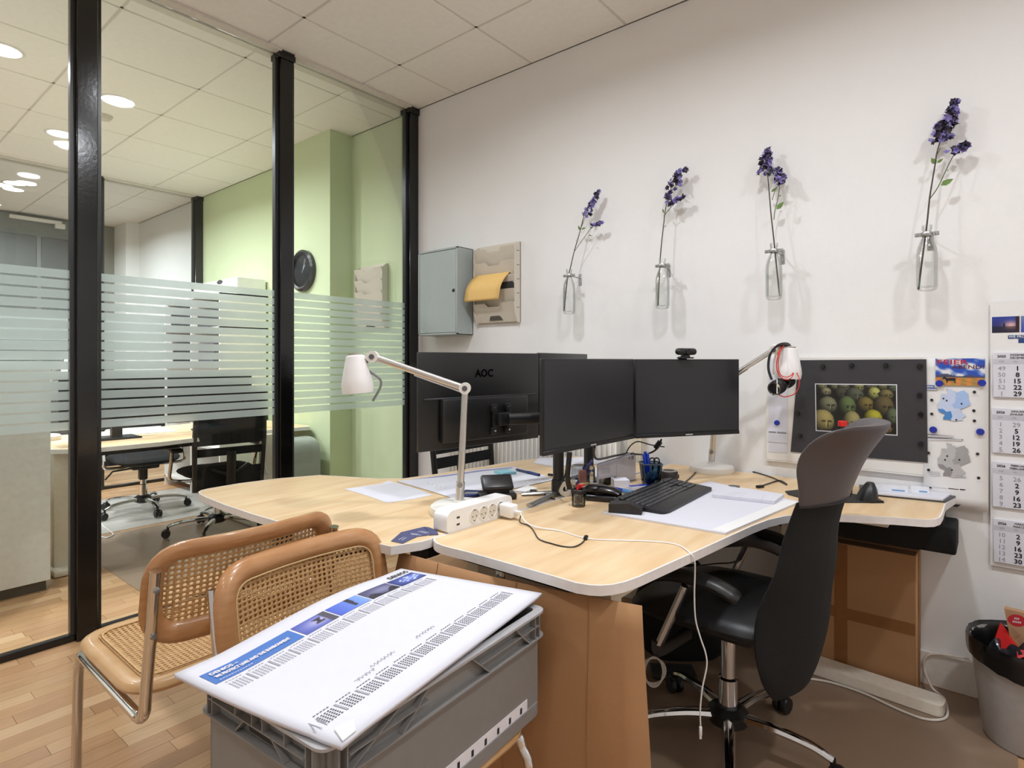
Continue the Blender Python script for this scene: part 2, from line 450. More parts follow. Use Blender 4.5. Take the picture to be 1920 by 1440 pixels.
# grey office door in the end wall
b = MB(); b.span((XW, -2.3, 0), (XW + .03, -.55, 2.98))
dr = struct('door_1', b, mat('door_frame_grey', '7f817d', .6))
obj('door_leaf', MB().span((XW + .03, -2.2, 0), (XW + .055, -.95, 2.74), .004, 1), DOORGREY, dr)
obj('door_leaf', MB().span((XW + .03, -.9, 0), (XW + .05, -.62, 2.74), .004, 1), DOORGREY, dr)
p = at(75, 412, x=XW + .12)
obj('door_closer', MB().span((XW + .055, p.y - .28, p.z - .02), (XW + .11, p.y + .22, p.z + .02), .005, 1).box((XW + .09, p.y + .2, p.z - .04), (.06, .1, .06), 0, .006), WMETAL, dr, 'white door closer')

# ---------------------------------------------------------------- glass partitions
def partition(name, px, posts, bands=True, zt=H):
    root = bpy.data.objects.new(name, None); COL.objects.link(root); root['kind'] = 'structure'
    for k, y in enumerate(posts):
        b = MB(); b.span((px - .04, y - .04, 0), (px + .04, y + .04, H - .001), .004, 1)
        po = obj('post', b, BLACKSTEEL, root)
        b = MB(); b.span((px - .05, y - .05, H - .045), (px + .05, y + .05, H - .0005), .003, 1); obj('post_cap', b, BLACKSTEEL, po)
        b = MB()
        for s in (-1, 1):
            if (k == 0 and s > 0 and y > -.1): continue
            b.span((px - .016, y + s * .04, .03), (px + .016, y + s * .058, H - .04))
        obj('glazing_channel', b, mat('channel_dark', '26282a', .3), po)
    for y1, y0 in zip(posts, posts[1:]):
        a, c = y0 + .05, y1 - .05
        pa = obj('glass_pane', MB().span((px - .005, a, .02), (px + .005, c, H - .012)), PANE, root)
        n = 16; zl, zh = .925, 1.638; pitch = (zh - zl) / n; gap = .0085
        for i in range(n):
            z1 = zh - i * pitch; z0 = z1 - pitch + gap
            f = MB(); f.span((px + .0054, a, z0), (px + .0062, c, z1)); obj('frosted_stripe', f, FROST, pa)
        obj('bottom_rail', MB().span((px - .018, a - .01, 0), (px + .018, c + .01, .03), .003, 1), mat('rail_black', '141414', .35), root)
        b = MB(); b.span((px - .075, a - .01, H - .014), (px - .02, c + .01, H - .0005)); b.span((px + .004, a - .01, H - .014), (px + .06, c + .01, H - .0005)); obj('top_rail', b, RAIL, root)
    return root
partition('wall_partition', PX1, [-.042, -.992, -1.943, -2.9, -3.85, YF + .05])
partition('wall_partition_far', PX2, [-.042, -.96, -1.9, -2.85, -3.8, YF + .05])

# ---------------------------------------------------------------- ceiling lights
LENS = emit('lamp_diffuser', (1, .985, .96), 7.0)
def downlight(x, y, power, label, group=None):
    t = thing('ceiling_light', label, 'lamp', (x, y, H), 0, group)
    obj('frame', MB().lathe([(.083, H - .001), (.086, H - .007), (.1, H - .005), (.103, H - .0005)], (x, y, 0), 32, cap=False), WMETAL, t)
    obj('diffuser', MB().lathe([(.0005, H - .003), (.084, H - .003)], (x, y, 0), 32, cap=False), LENS, t)
    ld = bpy.data.lights.new('ceiling_lamp', 'AREA'); ld.shape = 'DISK'; ld.size = .16; ld.spread = R(162); ld.energy = power; ld.color = WARM
    lo = bpy.data.objects.new('ceiling_lamp', ld); COL.objects.link(lo); lo.parent = t; lo.location = (0, 0, -.012)
FL = ['downlight in the ceiling above the rear desk and white lamp', 'downlight in the ceiling above the high-backed chair', 'downlight in the ceiling right of the wall calendar',
      'downlight in the ceiling above the cane chairs, behind the camera', 'downlight in the ceiling straight behind the camera', 'downlight in the ceiling behind the camera, farthest right']
for (x, y), s in zip(FRONT_LIGHTS, FL): downlight(x, y, FRONT_W * (1 if y > -2 else .3), s, 'downlights of the front office')
BL = ['large bright round downlight cut by the left edge of the picture', 'bright round downlight beside the thick black post, on a tile joint',
      'upper of two small round downlights half hidden by the thick black post', 'lower of two small round downlights half hidden by the thick black post']
for (x, y), s in zip(BACK_LIGHTS, BL): downlight(x, y, BACK_W, s, 'downlights of the middle office')
for (x, y), s in zip(FAR_LIGHTS, ['upper of the two small far downlights at the left edge', 'lower of the two small far downlights at the left edge']): downlight(x, y, FAR_W, s, 'downlights of the far office')
downlight(-.30, -2.9, BACK_W * .9, 'added downlight close to the glass, out of view, brightening the sideboard', 'rear downlights of the middle office')  # unseen lamp added to brighten the sideboard front and the floor before it
for x, y, s in ((-1.2, -3.4, 'right'), (-2.4, -3.4, 'left')):
    downlight(x, y, BACK_W, s + ' one of two downlights near the rear wall of the middle office', 'rear downlights of the middle office')
p = at(195, 217, z=H)
single('smoke_detector', MB().lathe([(.001, H - .03), (.035, H - .03), (.05, H - .015), (.055, H - .0005)], (p.x, p.y, 0), 24), mat('detector_white', 'cfc9be', .5), 'pale round smoke detector on the ceiling beside the downlight and black post', 'detector')

# ---------------------------------------------------------------- floor mats
def floor_mat(name, poly, th, m, label):
    b = MB(); b.prism(fillet(poly, .02, 3), .0003, th); single(name, b, m, label, 'mat', base=(poly[0][0], poly[0][1], 0))
floor_mat('chair_mat', [(1.98, -1.78), (3.42, -1.78), (3.42, -.03), (1.98, -.03)], .004, MATBROWN, 'large brown tinted floor mat under the high-backed chair and desk')
floor_mat('chair_mat', [(-2.75, -1.42), (-1.55, -1.42), (-1.55, -.35), (-2.75, -.35)], .003, MATGREY, 'light grey floor mat under the far office chair behind the glass')
floor_mat('chair_mat', [(-1.5, -1.6), (-.18, -1.6), (-.18, -.3), (-1.5, -.3)], .003, mat('mat_smoke', '9a8672', .3, var=.05, scale=5), 'dark tinted floor mat under the mesh chair behind the glass')
# ---------------------------------------------------------------- key cabinet and wall organizers
t = thing('key_cabinet', 'grey steel key cabinet hanging on the white wall beside the black post', 'cabinet', (.59, 0, 1.405))
b = MB(); x0, x1, z0, z1, d = .408, .772, 1.405, 1.957, .147
b.span((x0, -d + .012, z0), (x0 + .004, -.001, z1)); b.span((x1 - .004, -d + .012, z0), (x1, -.001, z1))
b.span((x0, -d + .012, z1 - .004), (x1, -.001, z1)); b.span((x0, -d + .012, z0), (x1, -.001, z0 + .004)); b.span((x0, -.006, z0), (x1, -.001, z1))
for a in ((x0, z0, x0 + .012, z1), (x1 - .012, z0, x1, z1), (x0, z0, x1, z0 + .012), (x0, z1 - .012, x1, z1)): b.span((a[0], -d, a[1]), (a[2], -d + .014, a[3]), .002, 1)
obj('body', b, GREYBOX, t)
dd = obj('door', MB().span((x0 + .0145, -d + .002, z0 + .0145), (x1 - .0145, -d + .01, z1 - .0145), .0015, 1), GREYBOX, t)
p = at(850, 544, y=-d)
obj('lock', MB().lathe([(.011, 0), (.011, .004), (.008, .006)], (p.x, -d + .002, p.z), 16, Matrix.Rotation(R(90), 3, 'X')).box((p.x, -d - .0045, p.z), (.0025, .002, .008)), mat('lock_dark', '4b4f50', .3, 1), dd, 'dark round lock')

def organizer(x0, label, full=True):
    w = .335; zb, zt = 1.47, 1.955
    t = thing('wall_organizer', label, 'organizer', (x0 + w / 2, 0, zb), 0, None)
    side = [(0, zb), (0, zt), (-.02, zt), (-.058, zt - .03), (-.058, zb + .06), (-.03, zb)]
    for k, xs in enumerate((x0, x0 + w - .005)):
        b = MB(); b.slab([(xs, y, z) for y, z in side], .005, (1, 0, 0)); sp = obj('side_panel', b, POCKET, t)
        if full and k == 1:
            for i in range(5):
                q = MB(); q.span((xs + .005, -.040, zt - .058 - .085 * i), (xs + .0056, -.014, zt - .053 - .085 * i)); obj('slot', q, mat('slot_grey', '8f877c', .6), sp)
    obj('back_panel', MB().span((x0, -.006, zb), (x0 + w, -.001, zt + .004)), POCKET, t)
    for i in range(5):
        zz = zb + .006 + .086 * i; hgt = .125 if i == 0 else .118; n0, n1, dp = .115, .205, .024
        prof = [(0, 0), (w - .012, 0), (w - .012, hgt), (n1 + .018, hgt), (n1, hgt - dp), (n0, hgt - dp), (n0 - .018, hgt), (0, hgt)]
        lean = Vector((0, -.40, 1)).normalized(); y0 = -.024
        b = MB(); b.slab([Vector((x0 + .006 + a, y0, zz)) + lean * h for a, h in prof], .0035, Vector((0, 1, .4)))
        b.slab([(x0 + .006, y0, zz), (x0 + w - .006, y0, zz), (x0 + w - .006, -.006, zz + .012), (x0 + .006, -.006, zz + .012)], .003, (0, 0, 1))
        for xe in (x0 + .004, x0 + w - .008):
            L1 = lean * hgt; b.slab([(xe, y0, zz), Vector((xe, y0, zz)) + L1, (xe, -.008, zz + hgt * .9), (xe, -.008, zz)], .004, (1, 0, 0))
        obj('pocket', b, POCKET, t)
    b = MB(); lean = Vector((0, -.40, 1)).normalized(); b.slab([Vector((x0 + .006 + a, -.0262, zb + .006)) + lean * h for a, h in fillet([(.105, .012), (.215, .012), (.2, .042), (.12, .042)], [0, 0, .012, .012], 4)], .001, (0, -1, -.4)); obj('label_grip', b, mat('grip_dark', '5d5a53', .5), t, 'dark curved finger grip')
    return t
organizer(.83, 'cream wall organizer with stacked pockets and a yellow folder on the white wall')
organizer(-.42, 'pale wall organizer with stacked pockets on the green wall behind the glass', False)
def ylw(u, v):
    a = .845 + .285 * u; s = v
    y = -.03 - .085 * math.sin(min(1, s * 1.35) * math.pi * .5); z = 1.775 - (.018 if s < .2 else .018 + (s - .2) * .19) + .01 * math.sin(s * 3)
    if s < .2: z = 1.757 + .018 * math.sin(s / .2 * math.pi / 2) - .0
    return Vector((a - .045 * s, y, z))
b = MB(); b.surf(ylw, 6, 14); o = single('folder', b, mat('yellow_card', 'e8c076', .7, var=.02), 'yellow card folder bent over the pocket of the cream wall organizer', 'folder')
sm = o.modifiers.new('t', 'SOLIDIFY'); sm.thickness = .0016
b = MB(); b.slab([(.838, -.05, 1.64), (1.158, -.05, 1.64), (1.152, -.052, 1.70), (1.12, -.05, 1.765), (.86, -.05, 1.765), (.83, -.052, 1.70)], .02, (0, 1, 0))
single('folder', b, mat('dark_folder', '3d3f40', .4), 'dark grey folder standing in the organizer pocket behind the yellow folder', 'folder')

# ---------------------------------------------------------------- flower bottles on the wall
PURPLE = mat('petal_purple', '5d5296', .7, var=.35, scale=60, col2='a49ad4'); PDARK = mat('petal_dark', '3b3340', .8, var=.3, scale=80)
STEM = mat('stem_brown', '4a3f38', .7); LEAF = mat('leaf_green', '5d7a34', .6, var=.2, scale=40); BUD = mat('sepal_green', '55603a', .7)
def leaf_mesh(b, p, d, L, wd, nrm):
    d = Vector(d).normalized(); n = Vector(nrm); s = d.cross(n).normalized(); n = s.cross(d)
    pts = [(0, 0), (.3, .5), (.6, .45), (1, 0)]
    for k in range(3):
        a, c = pts[k], pts[k + 1]
        for sg in (1, -1):
            q = [p + d * a[0] * L, p + d * c[0] * L, p + d * c[0] * L + s * sg * c[1] * wd * L + n * .1 * L * c[1], p + d * a[0] * L + s * sg * a[1] * wd * L + n * .1 * L * a[1]]
            u = []
            for v in q:
                if not u or all((v - w_).length > 1e-6 for w_ in u): u.append(v)
            if len(u) > 2: b.face(u)
def floret(bp, bd, bs, p, sz, rng):
    """one small bloom: five petals round a throat, sepals behind"""
    ax = Vector((rng.uniform(-1, 1), -rng.uniform(.1, 1), rng.uniform(-.4, 1))).normalized(); u = ax.orthogonal().normalized(); w = ax.cross(u)
    tgt = bp if rng.random() < .62 else bd
    ph = rng.random() * 6
    for k in range(5):
        a = ph + k * 2 * math.pi / 5; d = (u * math.cos(a) + w * math.sin(a)) * .9 + ax * .35
        leaf_mesh(tgt, p, d, sz, .75, ax)
    for k in range(3):
        a = ph + k * 2.1; leaf_mesh(bs, p - ax * sz * .35, (u * math.cos(a) + w * math.sin(a)) * .5 + ax * .6, sz * .8, .35, ax)
def bottle_set(i, bx, zb, marks, brk, lab):
    """marks: pixel paths of stem, branches; heads; leaves"""
    yb = -.10; zt = zb + .245
    r0 = .034
    prof = [(.001, .004), (.026, .003), (.031, .008), (.0335, .02), (r0, .10), (.0335, .140), (.0305, .162), (.0215, .186), (.0145, .202), (.0135, .226), (.0165, .23), (.0165, .245)]
    inn = [(.0135, .245), (.0115, .226), (.0125, .202), (.0195, .184), (.0285, .160), (.0315, .138), (.032, .10), (.031, .018), (.001, .012)]
    b = MB(); b.lathe([(r, zb + z) for r, z in prof + inn], (bx, yb, 0), 28, cap=False)
    t = thing('glass_bottle', 'clear glass bottle with a purple flower, ' + lab, 'bottle', (bx, yb, zb), 0, 'glass bottles on the white wall')
    obj('glass_body', b, BOTTLE, t)
    # clamp: ring round the neck, screw lugs, wall arm and plate
    zc = zb + .212
    t = thing('pipe_clamp', 'zinc pipe clamp holding the bottle neck, ' + lab, 'clamp', (brk, 0, zc), 0, 'pipe clamps on the white wall')
    obj('ring', MB().tube([(bx + .0175 * math.cos(a), yb + .0175 * math.sin(a), zc) for a in [k * math.pi / 10 for k in range(20)]], .006, 8, True, (1.3, .28)), STEEL, t)
    b = MB()
    for s in (-1, 1):
        b = MB(); b.box((bx + s * .027, yb, zc), (.02, .008, .014), 0, .001, 1); b.lathe([(.005, -.009), (.006, -.004), (.006, .004), (.004, .01)], (bx + s * .03, yb, zc), 10, Matrix.Rotation(R(90), 3, 'X'))
        obj('screw_lug', b, STEEL, t)
    obj('arm', MB().bar((bx, yb + .018, zc), (brk, -.004, zc - .004), .004), STEEL, t)
    b = MB(); b.span((brk - .01, -.004, zc - .045), (brk + .01, -.0005, zc + .018), .0015, 1)
    for dz in (-.032, .008): b.lathe([(.0045, 0), (.0035, .003)], (brk, -.004, zc + dz), 10, Matrix.Rotation(R(90), 3, 'X'))
    obj('wall_plate', b, STEEL, t)
    # flower
    rng = random.Random(40 + i)
    t = thing('flower_stem', 'purple flowering stem standing in the bottle, ' + lab, 'flower', (bx, yb, zb + .02), 0, 'purple flowers in the wall bottles')
    zy = lambda v, v0, v1: yb + .0 + .045 * max(0, min(1, (v0 - v) / (v0 - v1)))
    st = marks['stem']; v0, v1 = st[0][1], st[-1][1]
    P = lambda u, v: at(u, v, y=zy(v, v0, v1))
    main = catmull([P(*q) for q in st], 5)
    obj('stem', MB().tube(main, [.0032 - .0012 * k / len(main) for k in range(len(main))], 6), STEM, t)
    for br in marks['br']:
        c = catmull([P(*q) for q in br], 5); obj('side_stem', MB().tube(c, .0017, 6), BUD, t)
    for hd in marks['heads']:
        bp, bd, bs = MB(), MB(), MB(); A, B, wpx, n = P(*hd[0]), P(*hd[1]), hd[2], hd[3]
        D = pix(A)[2]; wm = wpx * D / FPX / 2
        n = int(n * 1.5)
        for k in range(n):
            f = k / (n - 1); r = wm * (1 - .75 * f) * math.sqrt(rng.random()); a = rng.random() * 6.28
            p = A.lerp(B, f) + Vector((r * math.cos(a), r * .8 * math.sin(a) - .004, rng.uniform(-.008, .008)))
            p.y = min(p.y, -.012)
            floret(bp, bd, bs, p, .0128 * rng.uniform(.8, 1.25), rng)
        f0 = obj('flower_head', bp, PURPLE, t); obj('bud', bd, PDARK, f0); obj('sepal', bs, BUD, f0)
    for lf in marks['leaves']:
        p = P(*lf[0]); q = P(*lf[1]); b = MB(); leaf_mesh(b, p, q - p, (q - p).length, lf[2], (0, -1, .3)); obj('leaf', b, LEAF, t)
F = [dict(stem=[(1058, 583), (1063, 530), (1070, 500), (1077, 470), (1088, 432), (1095, 405), (1108, 375)], br=[[(1078, 470), (1092, 450), (1108, 428), (1117, 420)], [(1088, 432), (1094, 415), (1098, 405)]],
          heads=[((1098, 405), (1123, 360), 22, 46), ((1112, 424), (1129, 417), 16, 15)], leaves=[((1088, 432), (1084, 423), .35), ((1090, 430), (1099, 427), .35), ((1104, 441), (1110, 442), .3)]),
     dict(stem=[(1234, 573), (1237, 500), (1240, 460), (1244, 424), (1248, 392), (1256, 360), (1268, 330)], br=[[(1245, 405), (1255, 392), (1268, 378)], [(1252, 372), (1258, 360), (1270, 345)]],
          heads=[((1262, 352), (1274, 322), 34, 40), ((1253, 374), (1257, 360), 16, 12), ((1253, 385), (1283, 368), 20, 26), ((1284, 322), (1288, 316), 10, 8)], leaves=[((1245, 400), (1242, 391), .3), ((1246, 426), (1249, 422), .4), ((1256, 392), (1250, 398), .3)]),
     dict(stem=[(1462, 555), (1457, 510), (1453, 470), (1450, 440), (1446, 405), (1443, 370), (1440, 335), (1437, 300)], br=[[(1451, 412), (1453, 395), (1458, 375), (1462, 350)], [(1448, 375), (1453, 358), (1457, 350)]],
          heads=[((1436, 328), (1440, 282), 36, 58), ((1463, 345), (1463, 318), 28, 34)], leaves=[((1456, 393), (1470, 378), .55), ((1446, 360), (1457, 352), .5), ((1436, 322), (1448, 325), .6), ((1459, 369), (1466, 365), .35)]),
     dict(stem=[(1722, 543), (1730, 480), (1738, 420), (1743, 372), (1748, 340), (1753, 310), (1757, 285), (1764, 262)], br=[[(1744, 372), (1758, 352), (1771, 325), (1783, 300), (1789, 290)], [(1757, 290), (1763, 278)]],
          heads=[((1766, 262), (1792, 190), 40, 92), ((1790, 283), (1814, 272), 28, 30), ((1758, 262), (1757, 235), 18, 14)], leaves=[((1764, 348), (1788, 335), .55), ((1755, 308), (1746, 296), .55), ((1757, 306), (1769, 297), .5), ((1775, 321), (1780, 318), .4)])]
LAB = ['leftmost of the four on the wall', 'second from left, above the webcam', 'third from left, above the headphones', 'rightmost, nearest the wall calendar']
for i, (u, v, uu, vv) in enumerate(((1067, 588, 1088, 516), (1242, 578, 1254, 497), (1451, 561, 1467, 468), (1738, 544, 1740, 440))):
    p = at(u, v, y=-.10); q = at(uu, vv, y=0)
    bottle_set(i, p.x, p.z - .005, F[i], q.x if i != 3 else p.x + .004, LAB[i])

# ---------------------------------------------------------------- magnetic board and what hangs on it
BR, BU = Vector((1, 0, 0)), Vector((0, 0, 1))
t = thing('magnetic_board', 'white steel magnetic board on the wall behind the black poster', 'board', (2.95, 0, .8))
obj('panel', MB().span((2.577, -.016, .80), (3.345, -.004, 1.256), .002, 1), WMETAL, t)
obj('tray_edge', MB().span((2.577, -.0165, .795), (3.345, -.004, .80)), WMETAL, t)
PB = -.018
t = thing('poster', 'black mounted poster with a photo of stone heads, held by black magnets', 'poster', (2.93, PB, .845))
pts = [at(1497, 675.4, y=PB), at(1736.8, 673.5, y=PB), at(1739.4, 867.4, y=PB), at(1482.7, 847, y=PB)]
obj('backing', MB().slab([(p.x, PB, p.z) for p in reversed(pts)], .0025, (0, -1, 0)), mat('poster_black', '353337', .6, var=.02), t)
y2 = PB - .0026
tl, tr, br_, bl = [at(u, v, y=y2) for u, v in ((1528, 719), (1682, 720.5), (1683, 817), (1529.5, 808))]
b = MB(); b.face([(p.x, y2 - .0004, p.z) for p in (bl, br_, tr, tl)]); obj('photo_border', b, PAPER, t)
heads = [(.08, .97, .07, .09), (.25, .97, .07, .09), (.36, .95, .08, .1), (.55, .95, .07, .12), (.7, .98, .08, .08), (.84, .97, .06, .08), (.96, .93, .06, .09),
         (.13, .84, .075, .1), (.33, .81, .09, .14), (.5, .78, .12, .17), (.74, .82, .085, .14), (.88, .8, .09, .12),
         (.15, .55, .13, .2), (.4, .53, .12, .24), (.63, .58, .11, .18), (.85, .55, .13, .24), (.08, .2, .16, .27), (.46, .2, .12, .26), (.72, .3, .12, .2), (.95, .35, .08, .2), (.88, .1, .07, .1)]
tint = [(150, 150, 105), (140, 140, 100), (120, 125, 100), (160, 160, 95), (120, 120, 85), (140, 140, 90), (90, 105, 80), (165, 160, 125), (75, 75, 60), (95, 100, 80), (195, 198, 110), (135, 125, 80),
        (140, 142, 110), (105, 125, 75), (135, 120, 62), (110, 98, 62), (185, 170, 105), (170, 160, 105), (190, 185, 55), (100, 115, 85), (150, 120, 70)]
def stone(u, v):
    c = (22, 22, 16)
    for (x, y, a, h), tn in zip(heads, tint):
        dx, dy = (u - x) / a, (v - y) / h; r = dx * dx + dy * dy
        if r < 1:
            z = math.sqrt(1 - r); s = .2 + .95 * max(0, .45 * dy + .35 * dx + .75 * z - .08)
            fx, fy = dx - .35, dy + .1
            if abs(fy - .12) < .09 and .1 < abs(fx) < .42: s *= .45
            if abs(fx) < .07 and -.4 < fy < .1: s *= 1.3
            if abs(fx - .08) < .05 and -.4 < fy < .1: s *= .55
            if abs(fy + .55) < .05 and abs(fx) < .26: s *= .45
            s *= .9 + .2 * math.sin(u * 311 + v * 173) * math.sin(u * 97 - v * 211)
            if r > .9: s *= .5
            c = tuple(min(255, k * s) for k in tn)
    return c
pm = picture((0, 0, 0), BR, BU, 1, 1, 110, 72, stone)
for v in pm.vertices:
    u, w = v.co.x, v.co.z; m_ = .012
    u = m_ + u * (1 - 2 * m_); w = m_ * 1.6 + w * (1 - 3.2 * m_)
    p = bl.lerp(br_, u).lerp(tl.lerp(tr, u), w); v.co = (p.x, y2 - .0009, p.z)
obj('photo', None, vcol('printed_picture', .45), t, 'greenish photo of stone statue heads', me=pm)

def magnet(u, v, yy, m, label, group, r=.0125, h=.008):
    p = at(u, v, y=yy - h); b = MB(); b.lathe([(r, 0), (r, h * .6), (r * .85, h), (.001, h)], (p.x, yy, p.z), 16, Matrix.Rotation(R(90), 3, 'X'))
    single('magnet', b, m, label, 'magnet', group, base=(p.x, yy, p.z))
BM = mat('magnet_black', '121212', .2)
for u, v, s in ((1542, 687, 'top row, first from left'), (1596, 685, 'top row, second from left'), (1660, 685, 'top row, third from left'), (1724, 686, 'in the top right corner'), (1724, 741, 'right edge, second from top'), (1726, 777, 'right edge, third from top'), (1726, 833, 'near the bottom right corner'), (1495, 776, 'left edge, upper one'), (1499, 818, 'left edge, lower one')):
    magnet(u, v, y2, BM, 'small black magnet on the black poster, ' + s, 'black magnets on the black poster', .009, .012)
# wall map poster, postcard and left notes
py = -.017
t = thing('wall_map', 'white poster with a blue and a grey country map beside the wall calendar', 'poster', (3.25, py, .69))
xa, xb, za, zb_ = 3.155, 3.348, .692, 1.251
def mapsheet(u, v):
    z = za + (zb_ - za) * v; lift = .012 * max(0, (.25 - v)) * u * 4
    return Vector((xa + (xb - xa) * u, py - .001 - lift, z))
b = MB(); b.surf(mapsheet, 4, 14); o = obj('sheet', b, PAPER2, t); sm = o.modifiers.new('t', 'SOLIDIFY'); sm.thickness = .0008
LL = lambda pts: [((a - 5.9) / 9.1, (c - 47.3) / 7.75) for a, c in pts]
GER = LL([(8.4, 55.05), (8.8, 54.3), (8.9, 53.9), (8.5, 53.5), (8.0, 53.7), (7.1, 53.6), (7.1, 53.2), (7.0, 52.3), (6.7, 51.9), (6.0, 51.3), (6.1, 50.8), (6.1, 50.1), (6.4, 49.5), (7.0, 49.2), (8.2, 49.0), (7.6, 48.1), (7.6, 47.6), (8.6, 47.7), (9.6, 47.55), (10.2, 47.4), (11.0, 47.4), (12.2, 47.65), (13.0, 47.6), (12.8, 48.2), (13.4, 48.5), (13.8, 48.7), (13.0, 49.3), (12.5, 49.6), (12.5, 49.9), (12.1, 50.3), (12.3, 50.2), (13.3, 50.6), (14.3, 51.0), (15.0, 51.3), (14.7, 52.0), (14.6, 52.5), (14.1, 52.9), (14.4, 53.2), (14.3, 53.9), (13.7, 54.2), (13.4, 54.6), (12.5, 54.45), (11.5, 54.1), (10.9, 54.0), (11.1, 54.4), (10.1, 54.4), (9.9, 54.8), (9.4, 54.8)])
def ger(o, x0, z0, w, h, m, cut=None, eps=.0012):
    b = MB(); flat(b, (x0, py - .0026, z0), BR, BU, [(a * w, c * h) for a, c in (cut or GER)], eps); obj('map_print', b, m, o)
def pxz(u, v): p = at(u, v, y=py - .003); return p.x, p.z
x0, z1 = pxz(1757, 727); x1, z0 = pxz(1820, 792)
ger(t, x0, z0, x1 - x0, z1 - z0, mat('map_pale_blue', 'c3d0ea', .7))
w_, h_ = x1 - x0, z1 - z0
EAST = LL([(10.9, 54.0), (11.3, 53.2), (10.8, 52.9), (11.0, 52.3), (10.6, 51.6), (10.0, 51.3), (10.5, 50.4), (11.9, 50.5), (12.3, 50.2), (13.3, 50.6), (14.3, 51.0), (15.0, 51.3), (14.7, 52.0), (14.6, 52.5), (14.1, 52.9), (14.4, 53.2), (14.3, 53.9), (13.7, 54.2), (13.4, 54.6), (12.5, 54.45), (11.5, 54.1)])
SW = LL([(7.6, 47.6), (8.6, 47.7), (9.6, 47.55), (10.1, 48.5), (9.7, 49.7), (8.5, 49.5), (7.6, 50.1), (6.1, 50.1), (6.4, 49.5), (7.0, 49.2), (8.2, 49.0), (7.6, 48.1)])
ger(t, x0, z0, w_, h_, mat('map_mid_blue', 'a3bfe9', .7), EAST, .0016); ger(t, x0, z0, w_, h_, mat('map_strong_blue', '4b88c9', .7), SW, .0016)
x0, z1 = pxz(1757, 828); x1, z0 = pxz(1820, 900); w_, h_ = x1 - x0, z1 - z0
ger(t, x0, z0, w_, h_, mat('map_grey', 'b9b8b8', .7)); ger(t, x0, z0, w_, h_, mat('map_grey_dark', 'a3a2a2', .7), EAST, .0016); ger(t, x0, z0, w_, h_, mat('map_grey_deep', '8e8d8d', .7), SW, .0016)
bi, bb, bg = MB(), MB(), MB()
def bar_px(mb, u0, v0, u1, v1, e=.0018):
    a, c = pxz(u0, v0), pxz(u1, v1); quad(mb, (0, py - .003, 0), BR, BU, a[0], min(a[1], c[1]), c[0], max(a[1], c[1]), e)
bar_px(bb, 1738, 722, 1752, 726.5); bar_px(bb, 1738, 727.5, 1757, 731.5)
bar_px(bi, 1739, 814, 1788, 818.5); bar_px(bi, 1739, 819.5, 1806, 825.5)
for u0, u1 in ((1737, 1747), (1748, 1776), (1778, 1798), (1800, 1811), (1813, 1825), (1827, 1846)): bar_px(bi, u0, 912 + (u0 - 1737) * .07, u1, 915.5 + (u0 - 1737) * .07)
bar_px(bi, 1816, 937, 1846, 942)
for k in range(5): bar_px(bg, 1800, 921 + 4.2 * k, 1810, 922.4 + 4.2 * k); bar_px(bg, 1814, 922 + 3.3 * k, 1825, 923 + 3.3 * k); bar_px(bg, 1829, 923 + 3.0 * k, 1843, 924 + 3.0 * k)
for u, v in ((1790, 891), (1790, 894), (1741, 884), (1741, 887), (1741, 890), (1741, 761), (1741, 787)): bar_px(bg, u, v, u + 22, v + 1)
b2 = MB(); xa_, zz_ = pxz(1760, 944)[0], pxz(1760, 950)[1]; quad(b2, (0, py - .006, 0), BR, BU, xa + .002, za + .004, xb - .002, za + .014, .0012)
obj('black_band', b2, INK, t)
for u, v in ((1747, 750), (1747, 776), (1827, 735), (1826, 770), (1827, 789), (1741, 849), (1741, 881), (1833, 851), (1835, 896)):
    a, z = pxz(u, v); flat(bi, (a, py - .003, z), BR, BU, [(.0052 * math.cos(k * .524), .0052 * math.sin(k * .524)) for k in range(12)], .0019); bar_px(bg, u - 4, v + 6, u + 9, v + 7)
for u, v in ((1769, 747), (1775, 751), (1803, 757), (1793, 787), (1776, 855), (1772, 862), (1799, 862), (1785, 881)):
    a, z = pxz(u, v); flat(bi, (a, py - .003, z), BR, BU, [(.0028 * math.cos(k * .785), .0034 * math.sin(k * .785)) for k in range(8)], .0022)
b3 = MB()                                            # lettering far too small to read: short pale dashes on the dark bars
for v0, u0, u1 in ((723.6, 1739, 1750), (728.8, 1739, 1755), (815.6, 1740, 1786), (821.8, 1740, 1803)):
    u = u0
    while u < u1: bar_px(b3, u, v0 + (u - 1739) * .03, u + 2.2, v0 + 2.4 + (u - 1739) * .03, .0024); u += 3.0
obj('print_white', b3, PAPER, t); obj('print_dark', bi, INK, t); obj('print_blue', bb, BLUE, t); obj('print_grey', bg, INKPALE, t)
# postcard
cy = py - .006
t = thing('postcard', 'colourful postcard with a horse on a plain under a blue cloudy sky', 'postcard', (3.26, cy, 1.15))
a, c = at(1754, 672, y=cy), at(1847, 724, y=cy); w_, h_ = c.x - a.x, a.z - c.z
def sky(u, v):
    if v < .28: return (188 + 25 * math.sin(u * 30), 135 + 12 * math.sin(u * 17 + v * 40), 70)
    hill = .34 + .1 * math.exp(-((u - .2) / .16) ** 2) + .05 * math.exp(-((u - .7) / .14) ** 2)
    if v < hill: return (72, 74, 100)
    n = math.sin(u * 7 + v * 13) + math.sin(u * 17 - v * 9 + 2) * .6 + math.sin(u * 29 + v * 31) * .3
    f = max(0, min(1, (n + .5) * .7)); return (40 + 185 * f, 80 + 145 * f, 180 + 50 * f)
obj('card', MB().span((a.x, cy, c.z), (c.x, cy + .0008, a.z)), PAPER, t)
obj('print', None, vcol('printed_picture'), t, me=picture((a.x, cy, c.z), BR, BU, w_, h_, 60, 36, sky, .0005))
